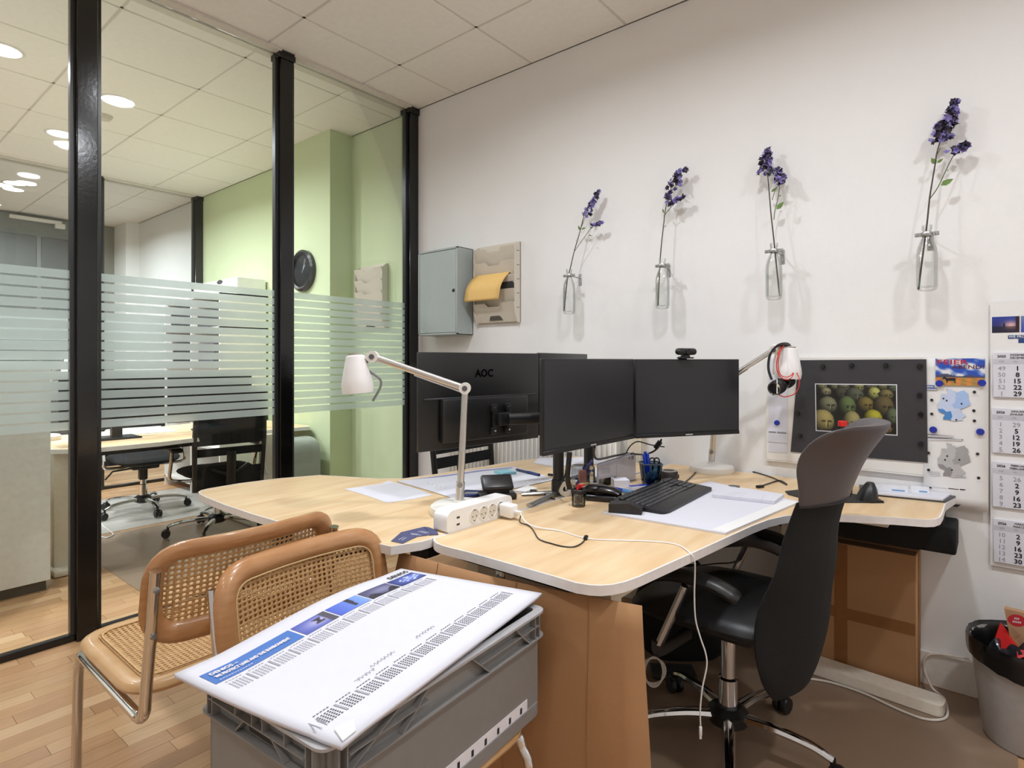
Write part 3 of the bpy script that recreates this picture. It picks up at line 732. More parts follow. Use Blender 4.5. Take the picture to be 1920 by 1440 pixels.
b = MB(); put_text(b, 'FEIER', (a.x + .006, cy, a.z - .022), BR, BU, .024, eps=.001, bold=.0006, width=.092); obj('red_lettering', b, mat('ink_red', 'b3243c', .5), t)
b = MB(); put_text(b, 'ABEND!', (c.x - .003, cy, a.z - .038), BR, BU, .019, 'r', eps=.001, bold=.0004, width=.094); obj('dark_lettering', b, mat('ink_maroon', '5c2333', .5), t)
b = MB(); hs = [(0, .55), (.08, .62), (.1, .8), (.2, .95), (.3, .8), (.36, .7), (.75, .72), (.92, .7), (1, .5), (.97, .45), (.93, .6), (.92, .3), (.95, 0), (.88, 0), (.82, .32), (.5, .34), (.42, .3), (.42, 0), (.35, 0), (.3, .4), (.2, .62), (.06, .5)]
flat(b, (a.x + .012 * 1.2 + .004, cy, c.z + .009), BR, BU, [(p * .045, q * .026) for p, q in hs], .001); obj('horse_print', b, INK, t)
BLM = mat('magnet_blue', '1c2f9e', .25)
for u, v, s in ((1761, 719, 'blue magnet on the lower left corner of the horse postcard'), (1841, 718, 'blue magnet on the lower right corner of the horse postcard')): magnet(u, v, cy - .001, BLM, s, None)
for u, v, s in ((1749.5, 806, 'blue magnet on the map poster, left, between the two maps'), (1838, 810, 'blue magnet on the map poster, right, between the two maps')): magnet(u, v, py - .004, BLM, s, None)
magnet(1456, 793, -.0185, BLM, 'blue magnet on the white sheet left of the black poster', None, .0115)
b = MB(); p0, p1 = at(1441, 668, y=-.017), at(1477, 832, y=-.017); b.span((p0.x, -.018, .835), (2.668, -.0165, 1.247))
single('paper_sheet', b, PAPER, 'plain white sheet hanging on the magnetic board left of the black poster', 'paper')
yc = -.021; a, c = at(1440, 807, y=yc), at(1476.5, 831, y=yc)
t = thing('date_card', 'small white planner card with grey headings left of the black poster', 'card', (a.x + .02, yc, c.z))
obj('card', MB().span((a.x, yc, c.z), (c.x, yc + .003, a.z)), PAPER, t)
b = MB(); w_ = c.x - a.x; hh = a.z - c.z
quad(b, (a.x, yc, c.z), BR, BU, .003, hh * .8, w_ * .42, hh * .95); quad(b, (a.x, yc, c.z), BR, BU, w_ * .48, hh * .8, w_ * .95, hh * .95)
for k in range(4): quad(b, (a.x, yc, c.z), BR, BU, w_ * .04, hh * (.12 + .15 * k), w_ * .94, hh * (.13 + .15 * k))
obj('print', b, INKGREY, t)

# ---------------------------------------------------------------- wall calendar
yk = -.012
t = thing('wall_calendar', 'large white multi-month wall calendar at the right picture edge', 'calendar', (3.5, yk, .48))
X0, X1 = at(1857, 760, y=yk).x, at(1857, 760, y=yk).x + .33
obj('backing', MB().span((X0, yk, at(1857, 1059, y=yk).z), (X1, yk + .002, at(1860, 566, y=yk).z)), PAPER2, t)
def sunset(u, v):
    d = math.exp(-((u - .7) ** 2 + (v - .45) ** 2) * 14); s = .5 + .5 * v
    c = (40 + 180 * d, 60 * s + 130 * d, 150 * s + 60 * d)
    if v < .38: c = tuple(k * .6 for k in c)
    if abs(u - .45) < .07 and abs(v - .45) < .1 + .1 * math.sin(u * 60): c = (30, 26, 40)
    if u > .86: c = (45, 22, 30)
    return c
yk2 = yk - .001
a, c = at(1860, 594.5, y=yk2), at(1911.5, 623, y=yk2)
h_ = a.z - c.z
obj('photo', None, vcol('printed_picture'), t, me=picture((a.x, yk2, c.z), BR, BU, c.x - a.x, h_, 40, 24, sunset, 0))
obj('photo', None, vcol('printed_picture'), t, me=picture((c.x + .004, yk2, c.z), BR, BU, c.x - a.x, h_, 40, 24, lambda u, v: (50 + 60 * v, 70 + 60 * v, 170 + 40 * u), 0))
b = MB(); p, q = at(1890, 628.5, y=yk2), at(1925, 634.5, y=yk2); b.span((p.x, yk2 - .0003, q.z), (p.x + .2, yk2 + .0003, p.z)); b.span((p.x + .028, yk2 - .0003, q.z - .0155), (p.x + .2, yk2 + .0003, q.z - .001)); obj('blue_strip', b, mat('strip_navy', '1f3f7d', .5), t)
b = MB(); put_text(b, 'WE PROTECT', (p.x + .002, yk2, q.z + .003), BR, BU, .012, eps=.001, bold=.0003); obj('strip_lettering', b, PAPER, t)
MON = [((1862, 661), (1870, 744.5), '2025', 'DEZEMBER\nDECEMBER', [('49', '1', '2'), ('50', '8', '9'), ('51', '15', '16'), ('52', '22', '23'), ('1', '29', '30')], ()),
       ((1860, 765), (1870, 848.5), '2026', 'JANUAR\nJANUARY', [('1', '29', '30'), ('2', '5', '6'), ('3', '12', '13'), ('4', '19', '20'), ('5', '26', '27')], (0,)),
       ((1861, 865), (1870, 949.5), '2026', 'FEBRUAR\nFEBRUARY', [('5', '26', '27'), ('6', '2', '3'), ('7', '9', '10'), ('8', '16', '17'), ('9', '23', '24')], (0,)),
       ((1863, 972), (1870, 1053), '2026', 'MÄRZ\nMARCH', [('10', '2', '3'), ('11', '9', '10'), ('12', '16', '17'), ('13', '23', '24'), ('14', '30', '31')], ())]
for (u0, v0), (u1, v1), yr, mn, rows, grey in MON:
    yp = yk - .008
    a, c = at(u0, v0, y=yp), at(u0, v1, y=yp); hh = a.z - c.z; xw = X1 - .01
    pad = obj('month_sheet', MB().span((a.x, yp, c.z), (xw, yk, a.z), .001, 1), PAPER, t)
    bg, bd, bl_, bp = MB(), MB(), MB(), MB()
    quad(bg, (a.x, yp, c.z), BR, BU, 0.0005, hh * .74, xw - a.x, hh * .855, .0003)
    put_text(bd, yr, (a.x + .012, yp, a.z - .018), BR, BU, .012, eps=.0006, bold=.0004)
    for k, s in enumerate(mn.split('\n')): put_text(bd, s, (a.x + .070, yp, a.z - .0125 - .010 * k), BR, BU, .0095, 'c', eps=.0006, bold=.0002)
    put_text(bl_, 'KW', (a.x + .024, yp, c.z + hh * .78), BR, BU, .0085, 'c', eps=.0006); put_text(bl_, 'Mo', (a.x + .062, yp, c.z + hh * .78), BR, BU, .0085, 'c', eps=.0006)
    st = hh * .70 / 5
    for k, (wk, mo, di) in enumerate(rows):
        zz = c.z + hh * .715 - st * (k + 1) + .004
        put_text(bl_, wk, (a.x + .024, yp, zz), BR, BU, .0215, 'c', eps=.0006)
        put_text(bl_ if k in grey else bd, mo, (a.x + .067, yp, zz), BR, BU, .0225, 'c', eps=.0006, bold=0 if k in grey else .0007)
        put_text(bl_ if k in grey else bd, di, (a.x + .107, yp, zz), BR, BU, .0225, 'c', eps=.0006, bold=0 if k in grey else .0007)
    quad(bl_, (a.x, yp, c.z), BR, BU, .014, .004, .034, .0045, .0005)
    obj('grey_band', bg, mat('band_lilac', 'c3c2cb', .7), pad); obj('day_numbers', bd, INK, pad); obj('week_numbers', bl_, INKGREY, pad)
# ---------------------------------------------------------------- desks
ZT = .73
def D(u, v, z=ZT): return at(u, v, z=z)
def P2(u, v): p = D(u, v); return (p.x, p.y)
def desk(name, label, poly, legs, loc, grp=None):
    t = thing(name, label, 'desk', loc, 0, grp)
    top = MB(); top.prism([Vector(p) for p in poly], ZT - .024, ZT); bmesh.ops.recalc_face_normals(top.bm, faces=top.bm.faces)
    tf = [f for f in top.bm.faces if f.normal.z > .9]
    r = bmesh.ops.inset_region(top.bm, faces=tf, thickness=.0045, depth=0)
    for f in top.bm.faces: f.material_index = 1
    for f in tf: f.material_index = 0
    obj('tabletop', top, [BIRCH, EDGE], t)
    return t
d2 = [P2(813, 1009), P2(812.5, 1012), P2(815, 1016)] + [P2(*q) for q in ((820, 1019.5), (832, 1024), (880, 1036), (940, 1052.8), (1040, 1081), (1080, 1093), (1105, 1097), (1127, 1098), (1150, 1096), (1172, 1091), (1200, 1081), (1240, 1063), (1300, 1036.5), (1367, 1006), (1410, 986.5), (1440, 975), (1470, 968), (1500, 964.5), (1550, 964), (1597, 966), (1680, 970.5), (1735, 974.5), (1752, 974), (1763, 970), (1768, 962), (1773, 945))]
d2 = [Vector(q) for q in d2] + [Vector((3.255, -.012)), Vector((2.128, -.012))]
t2 = desk('office_desk', 'birch corner desk with white edge, the one with keyboard and two dark screens', d2, None, (2.5, -.7, 0))
d1 = [P2(*q) for q in ((812, 1008.5), (808, 1011), (790, 1016), (733, 1024.5))] + [P2(*q) for q in ((560, 989), (516, 976.5), (470, 963), (420, 946), (385, 932), (374, 926), (372, 922), (377, 919), (392, 915.5), (449, 906), (520, 897), (600, 890.6), (670, 894.8), (709, 897.5), (756, 897), (819, 888.5), (897, 876), (978, 862.5))] + [(1.62, -.12), (2.11, -.1)]
t1 = desk('office_desk', 'birch corner desk with white edge, behind the cane chairs, with the white lamp', [Vector(p) for p in reversed(d1)], None, (1.6, -1.0, 0))
def leg_frame(t, x, y0, y1, foot=True, col=CREAM, axis='y', xc=None):
    b = MB()
    if axis == 'y': b.box((x, (y0 + y1) / 2, .35), (.06, .1, .66), 0, .006)
    obj('leg', b, col, t)
# desk 2: two columns with long feet, dark frame rails, cable tray, cream apron
obj('leg', MB().span((2.70, -.24, .04), (2.76, -.14, .69), .006), CREAM, t2)
fa, fb = at(1525, 1247, z=.02), at(1772, 1330, z=.02)
dv = (fb - fa).normalized(); sd = Vector((-dv.y, dv.x, 0)) * .045
ft = fillet([(fa + sd).xy, (fb + sd).xy, (fb - sd).xy, (fa - sd).xy], [0, .03, .03, 0], 5)
b = MB(); b.prism(ft, .006, .045); obj('foot', b, mat('foot_white', 'e9e0d0', .45), t2)
obj('leg', MB().span((2.36, -1.5, .04), (2.42, -1.4, .69), .006), CREAM, t2)
obj('foot', MB().span((2.15, -1.5, .0045), (2.65, -1.41, .045), .015), CREAM, t2)
obj('frame_rail', MB().span((2.18, -1.55, .668), (2.6, -1.51, .704)).span((2.2, -1.55, .668), (2.25, -.1, .704)).span((2.2, -.16, .668), (3.1, -.11, .704)).span((2.66, -.42, .668), (2.8, -.1, .7)), BLACKM, t2)
ap = at(1597, 985, y=-.44); b = MB(); b.span((2.72, -.452, .683), (3.09, -.40, .704)); obj('apron', b, CREAM, t2)
b = MB(); b.span((2.33, -1.53, .63), (2.66, -1.48, .702)); b.span((2.60, -1.5, .66), (2.66, -1.18, .702)); obj('cable_tray', b, CREAM, t2)
# black cable duct bending along the desk edge below
arm = catmull([at(1330, 1000, d=1.95) + Vector((0, 0, -.03)), at(1400, 1012, d=2.05), at(1450, 1025, d=2.1), at(1480, 1045, d=2.1), at(1490, 1080, d=2.1)], 6)
obj('cable_duct', MB().tube(arm, .02, 8, False, (1.2, .6)), BLACK, t2)
# desk 1 supports
obj('leg', MB().span((1.91, -1.25, .02), (1.97, -1.15, .69), .006), CREAM, t1)
obj('foot', MB().span((1.72, -1.25, .0005), (1.975, -1.15, .035), .01), CREAM, t1)
obj('leg', MB().span((1.9, -.4, .02), (1.96, -.3, .69), .006), CREAM, t1)
obj('foot', MB().span((1.4, -.4, .0005), (1.975, -.3, .035), .01), CREAM, t1)
obj('frame_rail', MB().span((1.2, -1.6, .668), (2.1, -1.56, .704)).span((2.02, -1.6, .66), (2.08, -.2, .704)), BLACKM, t1)
# dark box hung below the right wing of desk 2
q_ = at(1793, 1043, y=-.20); b = MB(); b.span((2.62, -.20, q_.z), (q_.x, -.02, .655), .008); t = thing('under_desk_box', 'black fabric-covered box under the right wing of the desk', 'box', (2.95, -.2, .485))
obj('body', b, FABRIC, t); obj('hanger', MB().span((2.7, -.19, .65), (2.75, -.1, .706)).span((3.14, -.19, .65), (3.225, -.05, .706)), BLACKM, t)

# ---------------------------------------------------------------- cardboard
t = thing('cardboard_box', 'flat brown cardboard boxes standing against the wall under the desk', 'box', (2.98, -.07, 0))
p = at(1717, 1043, y=-.125); xr = p.x; zt = p.z
obj('carton', MB().span((2.72, -.125, .002), (xr, -.06, zt), .002, 1), CARD, t)
obj('carton', MB().span((2.70, -.058, .002), (xr + .006, -.003, zt + .004), .002, 1), CARD, t)
obj('edge', MB().span((xr + .0002, -.123, .004), (xr + .0012, -.062, zt - .002)), CARDEDGE, t, 'lighter corrugated edge')
b = MB(); za = at(1650, 1160, y=-.126).z; b.span((2.722, -.1262, za - .035), (xr - .002, -.1252, za + .01)); xq = at(1578, 1100, y=-.126).x; b.span((xq - .025, -.1268, .004), (xq + .02, -.1253, zt - .004)); obj('packing_tape', b, TAPE, t, 'brown packing tape')
# big sheet leaning between crate and desk
A, Bq = at(750, 1035, z=.695), at(1210, 1137, z=.688)
A2, B2 = Vector((A.x - .12, A.y - .06, .003)), Vector((Bq.x + .055, Bq.y - .065, .006))
def sheet(u, v):
    p = A2.lerp(B2, u).lerp(A.lerp(Bq, u), v); p.z += -.006 * math.sin(u * 3.1) * v
    return p + Vector((.010 * math.sin(v * 4) * u, -.012 * math.sin(v * 3.1) - .01 * math.sin(u * 3) * v, 0))
b = MB(); b.surf(sheet, 14, 12); t = thing('cardboard_sheet', 'large brown cardboard sheet standing between the grey crate and the desk', 'cardboard', ((A2.x + B2.x) / 2, (A2.y + B2.y) / 2, 0))
o = obj('board', b, CARD, t); m_ = o.modifiers.new('t', 'SOLIDIFY'); m_.thickness = .005; m_.offset = 0
b = MB(); nrm = (Bq - A).cross(Vector((0, 0, 1))).normalized()
for u in (.2, .55, .82): b.tube([sheet(u + .004 * math.sin(9 * v), v) + nrm * .0028 for v in [k / 12 for k in range(13)]], .0012, 5)
b.tube([sheet(.3 + .7 * k / 10, .28 - .1 * k / 10) + nrm * .0028 for k in range(11)], .0014, 5)
obj('crease', b, mat('card_crease', '9a6c42', .9), t, 'darker fold lines')

# ---------------------------------------------------------------- monitors
def basis(p0, p1):
    r = (p1 - p0); r.z = 0; r.normalize(); return r, Vector((0, 0, 1)), r.cross(Vector((0, 0, 1)))
def monitor(label, L, Rr, zt, zb, front, brand=None, silver=False, lip=.014, grp=None):
    """L,R: ends seen from the screen side, left to right; thin panel with bezel; brand on lower lip or back"""
    L, Rr = Vector(L), Vector(Rr); r, u, n = basis(L, Rr); w = (Vector((Rr.x, Rr.y, 0)) - Vector((L.x, L.y, 0))).length; h = zt - zb
    t = thing('monitor', label, 'monitor', (L + Rr) / 2 + Vector((0, 0, zb - (L.z + Rr.z) / 2)), 0, grp)
    O = Vector((L.x, L.y, zb)); m3 = Matrix((r, u, n)).transposed()
    C = lambda a, b_, c: O + r * a + u * b_ + n * c
    hs = MB(); hs.box(C(w / 2, h / 2, -.008), (w, h, .016), m3, .003, 2)
    hs.box(C(w / 2, h * .30, -.03), (w * .72, h * .46, .03), m3, .012, 2)
    body = obj('housing', hs, BLACK, t)
    obj('screen', MB().box(C(w / 2, h / 2 + lip / 2, .0003), (w - .012, h - .012 - lip, .0012), m3), SCREEN, t)
    obj('lower_bezel', MB().box(C(w / 2, lip / 2, .0008), (w, lip, .003), m3, .001, 1), BLACK, t)
    lg = MB()
    if front:
        lg.box(C(w / 2, lip * .5, .0025), (.034, .0042, .0006), m3); obj('brand_mark', lg, mat('brand_silver', 'c9c9cc', .4), t, 'small silver mark')
    else:
        put_text(lg, brand, C(w * .5, h * .74, -.0166), -r, u, .042, 'c', eps=.0006, bold=.0012); obj('brand_mark', lg, mat('brand_black', '040405', .15), t, 'glossy black lettering')
        obj('back_ridge', MB().box(C(w / 2, h * .525, -.018), (w * .94, .006, .01), m3, .002, 1), mat('ridge_grey', '3c3d42', .35), t)
        e = MB(); e.box(C(.0005, h / 2, -.006), (.003, h, .006), m3); obj('side_trim', e, ALU, t, 'silver edge')
    return t, C, m3, w, h, n
ml, mr = at(1018, 672, d=1.90), at(1188.5, 672, d=2.335)
zt_, zb_m = 1.247, .928
mon1 = monitor('left of the two dark screens facing the high-backed chair, nearest the camera', ml, mr, 1.2467, .929, True, 'AOC')
me_ = at(1386, 674, d=2.49)
mon2 = monitor('right of the two dark screens, with the webcam on top', mr + Vector((.004, .004, 0)), me_, 1.246, .929, True, 'AOC')
bl_, br2 = at(1005, 662, d=2.53), at(781, 660, d=2.12)
mon3 = monitor('black monitor seen from behind, with lettering on its back', Vector((bl_.x, bl_.y, 0)), Vector((br2.x, br2.y, 0)), 1.271, .908, False, 'AOC')
q0 = bl_ + Vector((-.004, .008, 0)); q1 = at(1096, 663, d=3.06)
mon4 = monitor('silver-edged monitor mostly hidden behind the left dark screen', Vector((q1.x, q1.y, 0)), Vector((q0.x, q0.y, 0)), 1.274, .915, False, 'AOC')
mon4[0].children[0].data.materials[0] = mat('silver_back', '9a9da2', .35, .3)
# post with two arms for each pair
def stand(label, base, ztop, arms, zarm, loc_label=None):
    t = thing('monitor_stand', label, 'monitor stand', base)
    x, y, z = base
    obj('pole', MB().lathe([(.021, z + .006), (.021, ztop)], (x, y, 0), 16), BLACK, t)
    obj('collar', MB().lathe([(.027, z + .006), (.027, z + .05), (.024, z + .06)], (x, y, 0), 16), BLACK, t); obj('collar', MB().lathe([(.026, zarm - .035), (.026, zarm + .02)], (x, y, 0), 16), BLACK, t)
    for e, nn, m3 in arms:
        mid = Vector((x, y, zarm)).lerp(e, .45) + nn * .06; mid.z = zarm; a = Vector((x, y, zarm)); e = Vector((e.x, e.y, zarm))
        ar = obj('arm', MB().tube([a, mid], .017, 8, False, (1.35, .6)).tube([mid, e + nn * .05], .017, 8, False, (1.35, .6)), BLACK, t)
        b = MB()
        for s in (-1, 1):
            for q in (-1, 1):
                b.box(e + nn * .004 + (m3 @ Vector((s * .037, q * .045, 0))), (.03, .03, .012), m3, .006)
            b.box(e + nn * .006 + (m3 @ Vector((s * .037, 0, 0))), (.018, .1, .012), m3, .003)
        b.box(e + nn * .02, (.06, .05, .03), m3, .006)
        obj('screen_plate', b, BLACK, ar)
        b = MB()
        for s in (-1, 1):
            for q in (-1, 1): b.lathe([(.005, 0), (.004, .004)], e + nn * .011 + (m3 @ Vector((s * .037, q * .045, 0))), 8, m3 @ Matrix.Rotation(R(180), 3, 'X'))
        obj('screw', b, CHROME, ar)
    return t
pb = D(1047, 928)
def back(mn, f, hz, dpt=.05): t_, C, m3, w, h, n = mn; return C(w * f, h * hz, -dpt), -n, m3
e1, n1, m31 = back(mon1, .62, .5); e2, n2, m32 = back(mon2, .45, .5)
ts = stand('black monitor post holding the two dark screens, standing beside the tape roll', (pb.x, pb.y, ZT), 1.15, [(e1, n1, m31), (e2, n2, m32)], 1.08)
b = MB()
for dx, dy in ((.03, -.22), (-.1, -.1), (.05, .12)): b.tube([(pb.x, pb.y, ZT + .012), (pb.x + dx, pb.y + dy, ZT + .007)], .012, 8, False, (.5, 1))
obj('foot_bar', b, STEEL, ts)
e3, n3, m33 = back(mon3, .41, .30); e4, n4, m34 = back(mon4, .5, .4)
pp = Vector((2.03, -.62, ZT))
ts = stand('black monitor post behind the dark screens holding the rear monitors', (pp.x, pp.y, ZT), 1.10, [(e3, n3, m33), (e4, n4, m34)], 1.01)
obj('foot_bar', MB().span((pp.x - .08, pp.y - .04, ZT), (pp.x + .08, pp.y + .04, ZT + .01), .003), BLACK, ts)
# webcam
pw_ = at(1285, 668, d=2.40); _, C, m3, w, h, n = mon2
t = thing('webcam', 'black webcam clipped on top of the right dark screen', 'webcam', (pw_.x, pw_.y, 1.247))
c = Vector((pw_.x, pw_.y, 1.277)) + n * .004
obj('body', MB().box(c, (.096, .028, .03), m3, .0135, 4), BLACK, t)
obj('lens', MB().lathe([(.011, 0), (.0105, .004), (.001, .005)], c + n * .0145, 16, m3), mat('lens_glass', '0a0a14', .05), t)
obj('clip', MB().box(c + Vector((0, 0, -.019)) - n * .004, (.028, .01, .03), m3, .003).box(c + Vector((0, 0, -.0255)) - n * .004, (.06, .006, .034), m3, .002).box(c + Vector((0, 0, -.04)) - n * .024, (.04, .04, .006), m3, .002), BLACK, t)
# ---------------------------------------------------------------- desk lamps
def shade(b, c, top, rl, sc=1.0):
    b.lathe([(.024 * sc, top), (.031 * sc, top - .004), (.040 * sc, top - .04), (.0505 * sc, top - .085), (.053 * sc, top - .105), (.050 * sc, top - .127), (.0485 * sc, top - .127), (.0515 * sc, top - .105), (.038 * sc, top - .04), (.02 * sc, top - .01)], c, 28, rl)
def desk_lamp(label, base, elbow, head, tilt, handle_dir):
    t = thing('desk_lamp', label, 'lamp', base)
    x, y, z = base
    obj('base', MB().lathe([(.096, z), (.099, z + .006), (.097, z + .026), (.088, z + .033), (.02, z + .036), (.018, z + .045)], (x, y, 0), 36), WMETAL, t)
    f = Vector((x, y, z + .045)); e = Vector(elbow); hd = Vector(head)
    ax = (e - f).normalized(); sd = ax.cross((hd - e).normalized()).normalized()
    lo = MB(); lo.tube([f, f + (e - f) * .16], .0145, 12); lo.tube([f + (e - f) * .15, e], .0125, 10, False, (1, .8)); la = obj('lower_arm', lo, ALU, t)
    k = MB(); k.tube([f + (e - f) * .15 + sd * .012, f + (e - f) * .44 + sd * .012], .002, 6); obj('spring_rod', k, STEEL, la)
    obj('knob', MB().lathe([(.008, -.02), (.009, .02)], f + (e - f) * .14, 12, sd.to_track_quat('Z', 'Y').to_matrix()), mat('knob_grey', '8c8880', .4), la)
    dvec = (hd - e)
    up = MB(); up.tube([e, hd], .011, 10, False, (1, .8)); off = Vector((0, 0, -.016)); up.tube([e + off, e.lerp(hd, .55) + off * .8], .0035, 6); ua = obj('upper_arm', up, ALU, t)
    for q, nm in ((e, 'elbow_joint'), (hd, 'head_joint')):
        j = MB(); j.lathe([(.019, -.017), (.0195, .017)], q, 20, sd.to_track_quat('Z', 'Y').to_matrix()); jo = obj(nm, j, WMETAL, t)
        j = MB(); j.lathe([(.009, -.0195), (.009, .0195)], q, 14, sd.to_track_quat('Z', 'Y').to_matrix()); obj('pivot', j, mat('pivot_grey', '6f7072', .3, .8), jo)
    dh = Vector((dvec.x, dvec.y, 0)).normalized()
    rl = Matrix.Rotation(tilt, 3, sd)
    c = hd + dh * .058 + Vector((0, 0, .0))
    s = MB(); shade(s, c + Vector((0, 0, .006)), 0, rl); sh = obj('shade', s, WPLASTIC, t)
    s = MB(); s.lathe([(.024, -.002), (.026, .004), (.001, .008)], c + Vector((0, 0, .006)), 24, rl); obj('shade_cap', s, ALU, sh)
    obj('neck', MB().bar(hd, c + rl @ Vector((0, 0, -.015)), .008), ALU, t)
    h0 = hd + dh * .012 + Vector((0, 0, -.008)); hn = catmull([h0, h0 + dh * .012 + Vector((0, 0, -.03)), h0 + dh * handle_dir * .2 + Vector((0, 0, -.075)), h0 - dh * .012 + Vector((0, 0, -.14))], 6)
    obj('handle', MB().tube([p - dh * .0 + sd * .0 for p in hn], .0042, 6, False, (1, .6)), mat('handle_grey', '7d7f80', .4), t, 'grey aiming handle')
    return t, c, rl, dh, sd
lb = D(862, 962)
lamp1 = desk_lamp('white desk lamp beside the white power strip, shade pointing left', (lb.x, lb.y, ZT), at(872, 728, d=1.957), at(699, 669, d=1.957), R(4), -.2)
lb2 = D(1334, 884)
lamp2 = desk_lamp('white desk lamp at the wall with headphones hung over its shade', (lb2.x, lb2.y - .0, ZT), at(1345, 722, y=-.16), at(1452, 655, y=-.165), R(3), .3)
# headphones on lamp 2
_, sc_, rl, dh, sd = lamp2
hc = at(1472, 700, y=-.19)
t = thing('headphones', 'black headphones with red cable hanging over the wall lamp shade', 'headphones', (hc.x, hc.y, hc.z))
def hp(u, v, y=-.235): return at(u, v, y=y)
band = catmull([hp(1447, 712), hp(1441, 692), hp(1443, 668), hp(1453, 652), hp(1466, 646, -.2), hp(1478, 650, -.13), hp(1484, 672, -.1), hp(1484, 700, -.1)], 6)
obj('headband', MB().tube(band, .0095, 8, False, (.45, 1.3)), BLACK, t)
b = MB(); b.tube(catmull([hp(1450, 702, -.228), hp(1452, 676, -.22), hp(1459, 655, -.2), hp(1468, 650, -.17)], 6), .007, 8, False, (.4, 1.2)); obj('band_padding', b, mat('padding_light', 'cfc4b6', .7), t, 'pale inner padding')
ax1 = (EYE - hp(1452, 728)).normalized(); ax1 = (ax1 + Vector((-.5, 0, -.3))).normalized(); M1 = ax1.to_track_quat('Z', 'Y').to_matrix()
c1, c2 = hp(1455, 727, -.235), hp(1472, 716, -.14)
for c, ps in ((c1, 1), (c2, 0)):
    cu = obj('ear_cup', MB().lathe([(.001, -.022), (.026, -.022), (.031, -.012), (.03, .004), (.027, .014), (.001, .016)], c, 24, M1), BLACK, t)
    obj('cup_ring', MB().lathe([(.0272, .0135), (.0275, .0165), (.022, .0175), (.0215, .0165)], c, 24, M1, cap=False), CHROME, cu)
    obj('ear_pad', MB().tube([c + M1 @ Vector((.021 * math.cos(a), .021 * math.sin(a), -.026)) for a in [k * math.pi / 10 for k in range(20)]], .010, 8, True), BLACKM, cu)
rc = mat('cable_red', 'cf3a2c', .4)
b = MB(); b.tube(catmull([hp(1467, 648, -.19), hp(1459, 664, -.245), hp(1456, 685, -.25), hp(1459, 700, -.25), hp(1465, 708, -.25), hp(1475, 712, -.25), hp(1484, 708, -.25), hp(1488, 700, -.24)], 6), .0022, 6)
b.tube(catmull([hp(1470, 647, -.18), hp(1462, 662, -.25), hp(1459, 684, -.252), hp(1463, 702, -.252), hp(1474, 707, -.25), hp(1483, 704, -.25), hp(1487, 699, -.24)], 6), .0022, 6)
b.tube(catmull([hp(1494, 699, -.2), hp(1499, 712, -.22), hp(1497, 728, -.22), hp(1490, 738, -.22), hp(1482, 742, -.22), hp(1470, 744, -.23), hp(1460, 740, -.235)], 6), .002, 6)
obj('cable', b, rc, t, 'red looped cable')
b = MB(); b.tube([hp(1457, 711, -.255), hp(1457, 738, -.255)], .0022, 6); obj('tag', b, WPLASTIC, t, 'white cable tie')

# ---------------------------------------------------------------- power strip and cables
a_, c_ = D(838, 1001.5), D(960, 963.5)
dv = (c_ - a_); L = dv.length; dv.normalize(); nn = Vector((dv.y, -dv.x, 0))   # nn faces the camera
t = thing('power_strip', 'white power strip with round sockets and two USB ports on the near desk corner', 'power strip', (a_ + dv * L / 2 - nn * .03), 0)
m3 = Matrix((dv, Vector((0, 0, 1)), -nn)).transposed()       # local x along, y up, z back
hh, dp = .064, .058
prof = fillet([(0, 0), (L, 0), (L, hh), (0, hh)], [.012, .012, .022, .034], 7)
b = MB(); lo = [a_ + dv * p.x + Vector((0, 0, p.y + .0008)) for p in prof]
b.slab(lo, dp, -nn); fr_ = obj('body', b, WPLASTIC, t)
sock = MB
skm = mat('socket_beige', 'd9d3c8', .45)
def face_pt(f, up, out=0): return a_ + dv * (L * f) + Vector((0, 0, up)) + nn * out
mf = Matrix((dv, Vector((0, 0, 1)), nn)).transposed()
for f in (.39, .53, .665, .80):
    so = obj('socket', MB().lathe([(.0225, 0), (.0225, .0022), (.0195, .0026), (.0188, .0006), (.0005, .0006)], face_pt(f, hh * .5), 28, mf), WPLASTIC, t)
    obj('socket_well', MB().lathe([(.0188, .0009), (.0005, .0009)], face_pt(f, hh * .5), 24, mf, cap=False), skm, so)
    b = MB()
    for s in (-1, 1): b.lathe([(.0024, .0012), (.0005, .0013)], face_pt(f, hh * .5) + mf @ Vector((s * .0085, -.003, 0)), 8, mf)
    for s in (-1, 1): b.box(face_pt(f, hh * .5 + s * .0165, .0016), (.006, .0025, .001), mf)
    obj('contact_hole', b, mat('contact_brown', '5b4632', .5), so)
b = MB()
for q in (.3, .62): b.box(face_pt(.155, hh * q, .0004), (.012, .0052, .001), mf)
obj('usb_port', b, BLACK, t, 'dark USB slots')
obj('switch', MB().lathe([(.007, 0), (.006, .003), (.001, .004)], face_pt(.945, hh * .62), 14, mf), WPLASTIC, t)
# plug in the strip
cp = face_pt(.815, hh * .46, .004)
t = thing('usb_charger', 'white USB charger plugged into the right end of the power strip', 'charger', (cp.x, cp.y, cp.z))
cdir = (nn + dv * .12 + Vector((0, 0, -.06))).normalized(); mc = Matrix((dv, Vector((0, 0, 1)), cdir)).transposed()
obj('body', MB().box(cp + cdir * .026, (.038, .042, .05), mc, .007, 3), WPLASTIC, t)
obj('plug', MB().box(cp + cdir * .062, (.014, .009, .024), mc, .002), WPLASTIC, t)
g0 = cp + cdir * .07
wp = [g0, D(985, 985) + Vector((0, 0, .012)), D(1005, 992) + Vector((0, 0, .006))] + [D(u, v) + Vector((0, 0, .0022)) for u, v in ((1050, 997), (1100, 1011), (1160, 1014.5), (1210, 1016), (1250, 1019), (1275, 1025))] + [at(1293, 1036, z=ZT + .002), at(1302, 1050, z=.715)]
